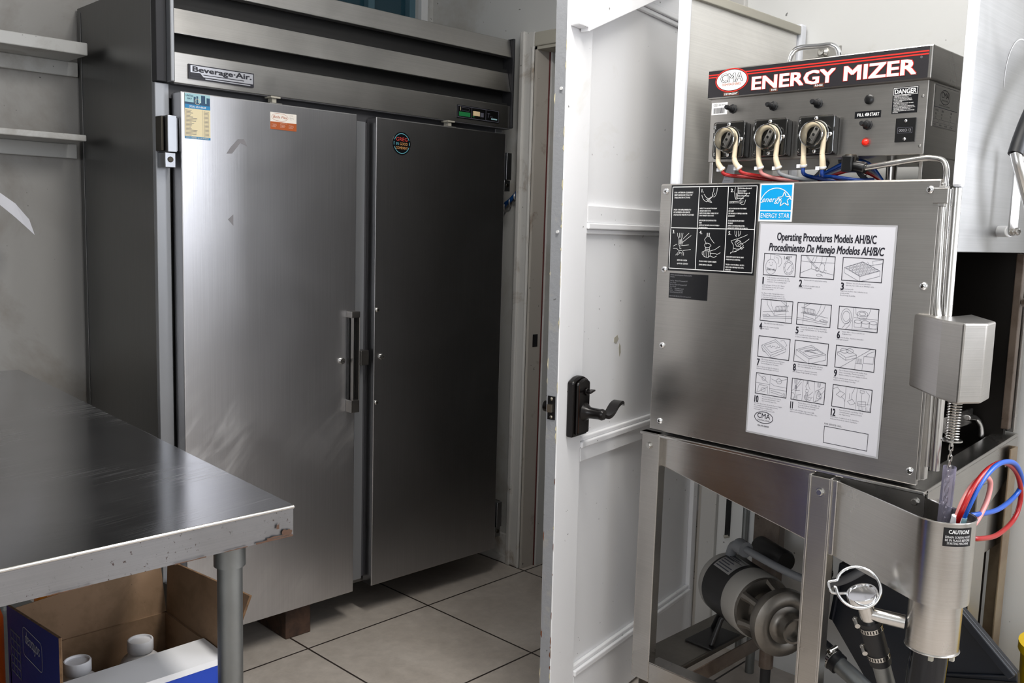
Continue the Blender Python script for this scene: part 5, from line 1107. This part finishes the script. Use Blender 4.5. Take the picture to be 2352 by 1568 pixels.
mb = MB(); A_ = Frame((0, 0.711, 0), (1, 0, 0), (0, 0, 1), (0, -1, 0))
for x, z in ((1.985, 0.795), (2.035, 0.80), (2.505, 0.838), (2.462, 0.815)):
    b = MB(); hexbolt(b, A_, x, z, 0.0, 0.008); b.build('hex_bolt', dm)
for y, z in ((-1.422, 0.807), (-0.931, 0.795), (-0.735, 0.812)):
    b = MB(); hexbolt(b, XF({-1.422: 1.938, -0.931: 1.920}.get(y, 1.955)), y, z, 0.0, 0.008); b.build('hex_bolt', dm)
cx, cy, rr = 1.859, 0.643, 0.0605
plan = [(1.936, 0.909), (1.930, 0.902)] + [(1.930+(1.806-1.930)*t/4, 0.902+(0.672-0.902)*t/4) for t in range(1, 4)] + [(cx+rr*math.cos(math.radians(a)), cy+rr*math.sin(math.radians(a))) for a in range(151, 361, 7)] + [(1.930, 0.675), (1.952, 0.712)]
mb = MB(); zb, zt = 0.656, 0.826
inn = []
for k, p in enumerate(plan):
    a = Vector(plan[max(k-1, 0)]); b = Vector(plan[min(k+1, len(plan)-1)]); t = (b-a).normalized(); inn.append((p[0]-t.y*0.002, p[1]+t.x*0.002))
vs = [(x, y, z) for (x, y) in plan for z in (zb, zt)] + [(x, y, z) for (x, y) in inn for z in (zb, zt)]
fs, n_ = [], len(plan)
for k in range(n_-1):
    o, i = 2*k, 2*n_+2*k
    fs += [(o, o+2, o+3, o+1), (i, i+1, i+3, i+2), (o+1, o+3, i+3, i+1), (o, i, i+2, o+2)]
mb.add(vs, fs, 'cylinder_steel', True)
mb.poly(FZ, plan+[(1.955, 0.75), (1.955, 0.9)], zb+0.001, 'interior_dark'); mb.add([(x, y, zb) for x, y in plan+[(1.955, 0.9)]], [tuple(reversed(range(n_+1)))], 'cylinder_steel')
mb.tube([(x, y, zt) for x, y in plan], 0.0016, 'tube_steel', 8)
TR = mb.build('drain_trough', dm)
mb = MB(); mb.box(1.922, 1.936, 0.893, 0.906, 0.656, 0.828, 'tank_steel'); mb.build('weld_flange', dm, 0.002)
mb = MB()
def cyl_decal(z0, z1, a0, a1, off, m):
    v = []; k_ = 14
    for k in range(k_+1):
        a = math.radians(a0+(a1-a0)*k/k_); v += [(cx+(rr+off)*math.cos(a), cy+(rr+off)*math.sin(a), z0), (cx+(rr+off)*math.cos(a), cy+(rr+off)*math.sin(a), z1)]
    mb.add(v, [(2*k, 2*k+2, 2*k+3, 2*k+1) for k in range(k_)], m, True)
A0, A1, Z0, Z1 = 202, 256, 0.781, 0.8175
cyl_decal(Z0, Z1, A0, A1, 0.0006, 'decal_black')
class CylF(Frame):
    def __init__(s): s.n = Vector((0, -1, 0))
    def __call__(s, u, v, d=0.0):
        a = math.radians(A0) + u/rr; r = rr+0.0006+d
        return Vector((cx+r*math.cos(a), cy+r*math.sin(a), Z0+v))
CF = CylF(); wd = math.radians(A1-A0)*rr
mb.text(CF, 'CAUTION!', wd*0.52, 0.0255, 0.0078, 0.0004, 'decal_white', w=wd*0.72, align='C', bold=0.03)
for k, t_ in enumerate(('DRAIN SCREEN MUST', 'BE IN PLACE BEFORE', 'STARTING MACHINE')): mb.text(CF, t_, wd*0.5, 0.0165-k*0.0062, 0.0046, 0.0004, 'decal_white', w=wd*0.86*(1, 1, .86)[k], align='C')
mb.build('caution_label', TR, label='black CAUTION label')
mb = MB(); mb._lathe((cx, cy, 0.55), (0, 0, 1), [(0.049, 0.0), (0.050, 0.002), (0.050, 0.107)], 'cylinder_steel', 56, (True, False)); mb.tube([(cx+0.0505*math.cos(t*PI/20), cy+0.0505*math.sin(t*PI/20), 0.552) for t in range(40)], 0.0016, 'tube_steel', 6, closed=True)
for a in (200, 255): mb.box(cx+0.046*math.cos(math.radians(a))-0.004, cx+0.046*math.cos(math.radians(a))+0.004, cy+0.046*math.sin(math.radians(a))-0.004, cy+0.046*math.sin(math.radians(a))+0.004, 0.541, 0.551, 'dirty_white')
mb.build('drain_cup', dm)
mb = MB(); mb.tube([(cx+0.004, cy+0.004, 0.55), (cx+0.01, cy+0.01, 0.47), (cx+0.015, cy+0.014, 0.34)], 0.037, 'clear_drain', 32, caps=False); mb.tube([(cx+0.004, cy+0.004, 0.545), (cx+0.015, cy+0.014, 0.34)], 0.033, 'grey_conduit', 24); mb.build('drain_tube', dm)
mb = MB(); mb.tube([(cx+0.015, cy+0.014, 0.345), (cx+0.05, cy+0.05, 0.0)], 0.039, 'black_matte', 24); mb.build('drain_hose', dm)
# tube loops at the trough
lo = [('red_tube', [(1.875, 0.625, 0.80), (1.868, 0.610, 0.845), (1.90, 0.604, 0.885), (1.97, 0.601, 0.910), (2.06, 0.60, 0.908), (2.15, 0.60, 0.870), (2.195, 0.60, 0.812), (2.165, 0.60, 0.766), (2.06, 0.60, 0.752), (1.955, 0.602, 0.766), (1.935, 0.61, 0.77)]),
      ('blue_tube', [(1.888, 0.620, 0.80), (1.890, 0.606, 0.848), (1.925, 0.598, 0.892), (2.00, 0.594, 0.915), (2.09, 0.592, 0.905), (2.16, 0.595, 0.868), (2.19, 0.60, 0.835), (2.16, 0.605, 0.812), (2.06, 0.605, 0.805), (1.955, 0.61, 0.815), (1.92, 0.625, 0.815)]),
      ('pink_tube', [(1.880, 0.628, 0.80), (1.885, 0.62, 0.845), (1.92, 0.615, 0.878), (1.975, 0.612, 0.890), (2.015, 0.61, 0.872), (2.0, 0.608, 0.838), (1.955, 0.608, 0.806), (1.925, 0.612, 0.79)])]
for c_, p_ in lo:
    mb = MB(); mb.tube(smooth_path(p_, 6), 0.0052, c_, 12); mb.build('chemical_tube', dm)
mb = MB(); mb.cyl((1.888, 0.620, 0.800), (1.888, 0.617, 0.822), 0.010, 'menu_pale', n=10); mb.cyl((1.876, 0.626, 0.800), (1.874, 0.622, 0.825), 0.010, 'white_plastic', n=10); mb.box(1.862, 1.905, 0.618, 0.645, 0.795, 0.802, 'tank_steel'); mb.build('tube_fitting', dm)
# --- frame legs and rails
def chan(y0, y1, x, z0, z1, name='frame_leg'):
    mb = MB(); mb.box(x, x+0.003, y0, y1, z0, z1, 'machine_steel')
    for y in (y0, y1): mb.box(x, x+0.03, y-0.0015, y+0.0015, z0, z1, 'machine_steel')
    return mb
mb = chan(1.392, 1.446, 1.938, 0.158, 0.836); L1 = mb.build('frame_leg', dm, 0.0015)
mb = MB(); mb.cyl((1.962, 1.418, 0.0), (1.962, 1.418, 0.17), 0.017, 'dark_metal', n=20); mb._lathe((1.962, 1.418, 0), (0, 0, 1), [(0.024, 0), (0.024, 0.012), (0.017, 0.02)], 'dark_metal', 20); mb.build('levelling_foot', L1)
mb = MB(); mb.box(1.920, 1.924, 0.909, 0.955, 0.15, 0.829, 'machine_steel'); mb.box(1.918, 1.950, 0.954, 0.961, 0.15, 0.832, 'machine_steel'); mb.box(1.918, 1.950, 0.904, 0.910, 0.15, 0.832, 'machine_steel'); L2 = mb.build('frame_leg', dm, 0.002)
mb = MB(); mb.cyl((1.938, 0.932, 0.0), (1.938, 0.932, 0.17), 0.017, 'dark_metal', n=20); mb.build('levelling_foot', L2)
mb = MB(); mb.box(2.47, 2.505, 1.318, 1.405, 0.14, 0.84, 'brown_steel'); L3 = mb.build('frame_leg', dm, 0.002, label='brown rear leg')  # brown colour stands in for reflections on the steel leg
mb = MB(); mb.cyl((2.49, 1.40, 0.0), (2.49, 1.40, 0.15), 0.014, 'galvanised', n=16); mb.build('levelling_foot', L3)
mb = MB(); mb.box(2.235, 2.318, 0.700, 0.704, 0.15, 0.80, 'tank_steel'); mb.box(2.316, 2.45, 0.735, 0.739, 0.15, 0.80, 'interior_dark'); mb.box(2.44, 2.492, 0.698, 0.702, 0.15, 0.86, 'tan_steel'); mb.box(2.488, 2.492, 0.702, 0.74, 0.15, 0.86, 'tan_steel'); L4 = mb.build('frame_leg', dm, 0.001)
mb = MB(); mb.cyl((2.46, 0.72, 0.0), (2.46, 0.72, 0.15), 0.014, 'galvanised', n=16); mb.cyl((2.28, 0.72, 0.0), (2.28, 0.72, 0.15), 0.014, 'galvanised', n=16); mb.build('levelling_foot', L4)
mb = MB(); mb.box(1.940, 1.944, 0.955, 1.392, 0.155, 0.214, 'machine_steel'); mb.box(1.940, 1.985, 0.955, 1.392, 0.210, 0.215, 'machine_steel'); mb.build('frame_rail', dm, 0.0015)
mb = MB(); mb.box(1.97, 2.49, 1.318, 1.322, 0.135, 0.180, 'brown_steel'); mb.build('frame_rail', dm, 0.001)
mb = MB(); mb.box(1.97, 2.44, 1.335, 1.468, 0.183, 0.2, 'cast_metal'); mb.build('pump_tray', dm, 0.003)
# --- wash pump and motor
ax = Vector((-0.465, -0.885, 0)).normalized(); P0 = Vector((2.261, 1.375, 0.37))
pm = MB(); pm._lathe(P0, ax, [(0.0, -0.004), (0.06, -0.004), (0.083, 0.006), (0.088, 0.02), (0.088, 0.036)], 'motor_grey', 48, (False, False))
pm._lathe(P0, ax, [(0.0885, 0.036), (0.0885, 0.142)], 'motor_black', 48, (False, False)); pm._lathe(P0, ax, [(0.088, 0.142), (0.089, 0.150), (0.089, 0.20), (0.084, 0.206)], 'motor_grey', 48, (False, False))
pm._lathe(P0, ax, [(0.0875, 0.036), (0.0875, 0.142)], 'motor_black', 48, (True, True))
PM = pm.build('pump_motor', dm, label='black and grey electric pump motor')
mb = MB(); side = ax.cross(Vector((0, 0, 1))).normalized()
for k in range(4):
    for a in (200, 212): pass
for k in range(4):
    an = math.radians(-150); c_ = P0 + ax*(0.158+0.011*k); r_ = (side*-0.60 + Vector((0, 0, -0.80))).normalized()
    mb.add([c_+r_*0.0895+x*ax*0.0035+y*r_.cross(ax)*0.012 for x, y in ((-1, -1), (1, -1), (1, 1), (-1, 1))], [(0, 1, 2, 3), (3, 2, 1, 0)], 'black_matte')
mb.build('vent_slots', PM)
mb = MB(); n_ = 10; v = []
t0, t1 = 0.045, 0.128
for k in range(n_+1):
    an = math.radians(58+50*k/n_); r_ = side*-math.cos(an)*-1 + Vector((0, 0, 1))*math.sin(an); r_ = (-side*math.cos(math.radians(86+46*k/n_)) + Vector((0, 0, 1))*math.sin(math.radians(86+46*k/n_)))
    v += [P0+ax*t0+r_*0.0893, P0+ax*t1+r_*0.0893]
f_ = [(2*k, 2*k+1, 2*k+3, 2*k+2) for k in range(n_)]
mb.add(v, f_+[tuple(reversed(q)) for q in f_], 'label_grey', True)
for k in range(7):
    an0, an1 = math.radians(90+46*0.13*k), math.radians(90+46*(0.13*k+0.05)); q = [(-side*math.cos(a)+Vector((0, 0, 1))*math.sin(a)) for a in (an0, an1)]
    l_ = random.uniform(0.5, 0.95); q4 = [P0+ax*(t0+0.006)+q[0]*0.0897, P0+ax*(t0+(t1-t0)*l_)+q[0]*0.0897, P0+ax*(t0+(t1-t0)*l_)+q[1]*0.0897, P0+ax*(t0+0.006)+q[1]*0.0897]
    mb.add(q4, [(0, 1, 2, 3), (3, 2, 1, 0)], 'ink_soft')
mb.build('rating_label', PM)
mb = MB(); c0, c1 = Vector((2.345, 1.315, 0.470)), Vector((2.285, 1.200, 0.470)); d_ = (c1-c0).normalized()
mb._lathe(c0, d_, [(0.0, 0), (0.026, 0.003), (0.031, 0.01), (0.031, 0.135), (0.027, 0.142), (0.0, 0.142)], 'motor_black', 28, (False, False)); mb.build('capacitor_cover', PM)
mb = MB(); mb._lathe(P0, ax, [(0.0, 0.206), (0.084, 0.206), (0.084, 0.218), (0.05, 0.222), (0.045, 0.255)], 'cast_metal', 48, (False, True))
for a in (35, 100, 150, 215, 280, 335):
    r_ = side*math.cos(math.radians(a))+Vector((0, 0, 1))*math.sin(math.radians(a)); mb.tube([P0+ax*0.216+r_*0.076, P0+ax*0.24+r_*0.068, P0+ax*0.285+r_*0.060], 0, 'cast_metal', 8, radii=[0.014, 0.011, 0.013])
    hexbolt(mb, Frame(P0+ax*0.218+r_*0.077, side, (0, 0, 1), ax), 0, 0, 0, 0.007)
mb.build('pump_bracket', PM)
mb = MB(); V0 = P0 + ax*0.27
mb._lathe(V0, ax, [(0.0, 0.0), (0.060, 0.0), (0.082, 0.010), (0.090, 0.026), (0.088, 0.044), (0.074, 0.056), (0.060, 0.058), (0.050, 0.052), (0.040, 0.056), (0.034, 0.064), (0.034, 0.090), (0.028, 0.090), (0.028, 0.07), (0.0, 0.07)], 'cast_metal', 56, (False, False))
mb.build('pump_volute', PM)
mb = MB(); mb.cyl((2.12, 1.145, 0.315), (2.12, 1.145, 0.235), 0.0185, 'brown_steel', n=24); mb.cyl((2.12, 1.145, 0.24), (2.12, 1.145, 0.19), 0.0135, 'black_matte', n=20); mb.build('pump_drain_stub', PM)
mb = MB(); mb.box(2.15, 2.30, 1.33, 1.42, 0.2, 0.206, 'motor_black')
mb.tube([(2.17, 1.345, 0.206), (2.20, 1.335, 0.28), (2.22, 1.31, 0.30)], 0.008, 'motor_black', 8); mb.tube([(2.28, 1.41, 0.206), (2.27, 1.38, 0.27), (2.25, 1.35, 0.29)], 0.008, 'motor_black', 8); mb.build('motor_foot', PM, 0.002)
mb = MB(); mb.tube(smooth_path([(2.245, 1.345, 0.455), (2.235, 1.33, 0.487), (2.215, 1.30, 0.502)], 4), 0.015, 'grey_conduit', 16); mb.cyl((2.217, 1.303, 0.502), (2.196, 1.268, 0.503), 0.0215, 'grey_conduit', n=20)
mb.tube(smooth_path([(2.20, 1.27, 0.503), (2.17, 1.205, 0.503), (2.15, 1.128, 0.497), (2.145, 1.06, 0.492), (2.145, 1.0, 0.502), (2.15, 0.945, 0.535), (2.19, 0.88, 0.60)], 6), 0.0105, 'grey_conduit', 14); mb.build('power_conduit', dm)
# --- hoses and drain pipes
mb = MB(); mb.tube(smooth_path([(2.16, 1.024, 0.66), (2.16, 1.022, 0.56), (2.16, 1.020, 0.47)], 4), 0.019, 'rubber', 20); mb.tube(smooth_path([(2.16, 1.020, 0.48), (2.16, 1.021, 0.40), (2.155, 1.032, 0.345), (2.14, 1.06, 0.31)], 5), 0.0165, 'galvanised', 20)
mb.build('rise_hose', dm)
def clamp(p, a, r, name='hose_clamp', sdir=None):
    mb = MB(); p, a = Vector(p), Vector(a).normalized()
    mb._lathe(p-a*0.0055, a, [(r, 0), (r+0.0014, 0), (r+0.0014, 0.011), (r, 0.011)], 'bolt_metal', 36, (False, False))
    s_ = Vector(sdir).normalized() if sdir else a.cross(Vector((0, 0, 1))).normalized(); t_ = a.cross(s_)
    up = Vector((0, 0, 1)) if abs(a.z) < 0.9 else Vector((1, 0, 0)); x = a.cross(up).normalized(); y = a.cross(x)
    for k in range(26):
        an = 2*PI*k/26; rd = x*math.cos(an)+y*math.sin(an); tg = a.cross(rd); c_ = p+rd*(r+0.0017)
        mb.add([c_+a*u_*0.0038+tg*w_*0.0011 for u_, w_ in ((-1, -1), (1, -1), (1, 1), (-1, 1))], [(0, 1, 2, 3), (3, 2, 1, 0)], 'dark_gap')
    c_ = p + s_*(r+0.006); mb.cyl(c_-t_*0.010, c_+t_*0.012, 0.0055, 'bolt_metal', n=12); mb._lathe(c_+t_*0.012, t_, [(0.0065, 0), (0.0065, 0.005)], 'bolt_metal', 6); mb._lathe(c_+t_*0.017, t_, [(0.004, 0), (0.004, 0.002)], 'dark_metal', 8); mb.build(name, dm)
clamp((2.16, 1.0205, 0.52), (0, 0, 1), 0.0192)
ld0, ld1 = Vector((2.07, 1.02, 0.385)), Vector((2.05, 0.915, 0.348)); la = (ld1-ld0).normalized()
mb = MB(); mb.tube([ld0, ld0+(ld1-ld0)*0.5, ld1], 0.0255, 'rubber', 24); mb.build('suction_hose', dm)
clamp(ld0+(ld1-ld0)*0.80, la, 0.0256, sdir=(-0.3, -0.2, 1))
mb = MB(); mb.tube([ld1-la*0.01, Vector((2.045, 0.88, 0.335)), Vector((2.03, 0.78, 0.29)), Vector((2.0, 0.68, 0.245))], 0.0205, 'dark_metal' if False else 'galvanised', 24); mb.build('suction_pipe', dm)
T0 = Vector((1.80, 0.768, 0.642)); TA = (Vector((1.87, 0.743, 0.467))-T0).normalized()
mb = MB(); mb._lathe(T0, TA, [(0.0, 0.003), (0.0265, 0.003), (0.0275, 0.0), (0.0305, 0.0), (0.0315, 0.004), (0.0315, 0.014), (0.028, 0.018), (0.018, 0.019)], 'chrome', 48, (False, True)); mb.build('screen_plug', dm)
mb = MB(); mb._lathe(T0, TA, [(0.0165, 0.018), (0.0165, 0.085)], 'tube_steel', 28, (False, False)); b0 = T0+TA*0.052; mb.cyl(b0, (1.845, 0.694, 0.590), 0.0145, 'tube_steel', n=24); mb.build('drain_tee', dm)
mb = MB(); mb.tube([T0+TA*0.068, T0+TA*0.12, T0+TA*0.178], 0.0225, 'rubber', 28); mb.build('drain_coupling', dm)
sd = Vector((-0.6, 0.78, 0.1)); clamp(T0+TA*0.085, TA, 0.0226, sdir=sd); clamp(T0+TA*0.155, TA, 0.0226, sdir=sd)
mb = MB(); mb.tube([T0+TA*0.170, T0+TA*0.30, T0+TA*0.62], 0.0185, 'galvanised', 24); mb.build('drain_pipe', dm)
# wire bail on the plug
rc = T0 + Vector((-0.010, 0.004, 0.012)); rn = Vector((-0.72, -0.36, 0.60)).normalized(); rx = Vector((0.45, -0.89, 0)).normalized(); rx = (rx - rn*rx.dot(rn)).normalized(); ry = rn.cross(rx)
pts = []
for k in range(0, 33):
    an = math.radians(168 - k*10.6); pts.append(rc + rx*0.043*math.cos(an) + ry*0.043*math.sin(an))
pts = [rc - rx*0.058 + ry*0.003, rc - rx*0.050+ry*0.006] + pts + [rc - rx*0.047-ry*0.006]
mb = MB(); mb.tube(smooth_path(pts, 2), 0.0031, 'chrome', 10); mb.tube(smooth_path([rc-rx*0.058+ry*0.003, rc-rx*0.050-ry*0.018, T0+TA*0.008-rx*0.031], 5), 0.0028, 'chrome', 8); mb.build('plug_ring', dm)
# rack rail inside the opening
mb = MB(); mb.box(2.10, 2.46, 0.80, 0.806, 0.905, 0.945, 'tank_steel'); mb.tube(smooth_path([(2.42, 0.80, 0.925), (2.46, 0.795, 0.92), (2.475, 0.785, 0.90), (2.475, 0.78, 0.87)], 4), 0.008, 'tank_steel', 10); mb.build('rack_rail', dm, 0.002)
mb = MB(); mb.box(2.482, 2.505, 0.722, 0.74, 0.90, 1.34, 'brown_steel'); mb.box(2.512, 2.53, 0.716, 0.74, 0.89, 1.36, 'tank_steel'); mb.build('rear_guide', dm, 0.002)
# ---------------------------------------------------------------- small things around the machine
tt = thing('plastic_tote', 'black plastic tote lid with a raised rim standing under the drain of the dish machine', 'tote', (2.21, 0.8, 0))
FT = Frame((2.205, 0, 0), (0, -1, 0), (0, 0, 1), (-1, 0, 0))
pl = [(-1.0, 0.544), (-1.018, 0.387), (-0.909, 0.253), (-0.80, 0.0), (-0.53, 0.0), (-0.574, 0.402), (-0.705, 0.518)]
mb = MB(); mb.prism(FT, pl, -0.02, 0, 'tote_black'); mb.build('tote_panel', tt, 0.003)
mb = MB()
def bar2(mb, F, p, q, w_, d0, d1, m):
    p, q = Vector(p), Vector(q); t = (q-p).normalized(); n = Vector((-t.y, t.x))*w_
    mb.prism(F, [tuple(p), tuple(q), tuple(q+n), tuple(p+n)], d0, d1, m)
bar2(mb, FT, (-1.0, 0.544), (-0.705, 0.518), -0.018, 0, 0.012, 'tote_black'); bar2(mb, FT, (-0.705, 0.518), (-0.574, 0.402), -0.02, 0, 0.014, 'tote_black'); bar2(mb, FT, (-0.74, 0.345), (-0.583, 0.398), -0.006, 0, 0.006, 'tote_black')
bar2(mb, FT, (-1.0, 0.544), (-1.018, 0.387), 0.012, 0, 0.010, 'tote_black'); mb.build('tote_rim', tt, 0.003)
mb = MB(); mb.prism(FT, [(-0.80, 0.0), (-0.53, 0.0), (-0.572, 0.385), (-0.74, 0.335), (-0.86, 0.2)], 0.0, 0.004, 'black_matte'); mb.build('tote_base', tt)
mb = MB(); mb._lathe((2.40, 0.521, 0.0), (0, 0, 1), [(0.085, 0), (0.100, 0.40), (0.106, 0.40), (0.106, 0.42), (0.094, 0.42), (0.08, 0.02), (0.0, 0.02)], 'yellow_plastic', 40, (True, False))
tag(mb.build('bucket', None, at=(2.40, 0.521, 0)), 'yellow plastic bucket on the floor beside the black tote and the dish machine', 'bucket')
mb = MB(); mb.tube([(2.566, 1.490, 0.0), (2.566, 1.490, 1.1)], 0.0095, 'galvanised', 14); mb.box(2.566, 2.58, 1.475, 1.505, 0.70, 0.72, 'galvanised')
tag(mb.build('conduit_pipe', None, at=(2.566, 1.49, 0)), 'thin grey metal conduit running up the white wall behind the dish machine', 'pipe')
mb = MB(); mb.box(2.572, 2.579, 1.552, 1.568, 0.385, 1.0, 'black_matte'); mb.cyl((2.576, 1.553, 0.385), (2.576, 1.57, 0.378), 0.006, 'dirty_white', n=10)
tag(mb.build('hanging_strap', None, at=(2.576, 1.56, 0.38)), 'black strap hanging flat on the white wall beside the grey conduit', 'strap')
mb = MB(); pts = [(2.566, 2.655, 1.448), (2.562, 2.635, 1.464), (2.562, 2.61, 1.478), (2.564, 2.58, 1.503), (2.566, 2.574, 1.51)]
mb.tube(smooth_path(pts, 5), 0.0085, 'blue_cord', 12)
for y, z in ((2.64, 1.455), (2.612, 1.474), (2.585, 1.496)): mb.tube([(2.564, y+0.004*math.cos(t*PI/8), z-0.004+0.016*math.sin(t*PI/8)) if False else (2.564+0.012*math.cos(t*PI/8), y+0.006*math.cos(t*PI/8), z-0.004+0.016*math.sin(t*PI/8)) for t in range(16)], 0.0028, 'plate_silver', 6, closed=True)
tag(mb.build('blue_cord', None, at=(2.565, 2.61, 1.47)), 'blue coiled cord in ring hooks on the wall between refrigerator and door frame', 'cord')
mb = MB(); mb.box(1.15, 1.45, 0.1, 1.5, 2.69, 2.7499, 'lamp_white'); mb.box(1.18, 1.42, 0.13, 1.47, 2.684, 2.69, 'lamp_glow')  # unseen fixture, added to carry the overhead fill
o = mb.build('ceiling_fill', None); o['kind'] = 'structure'
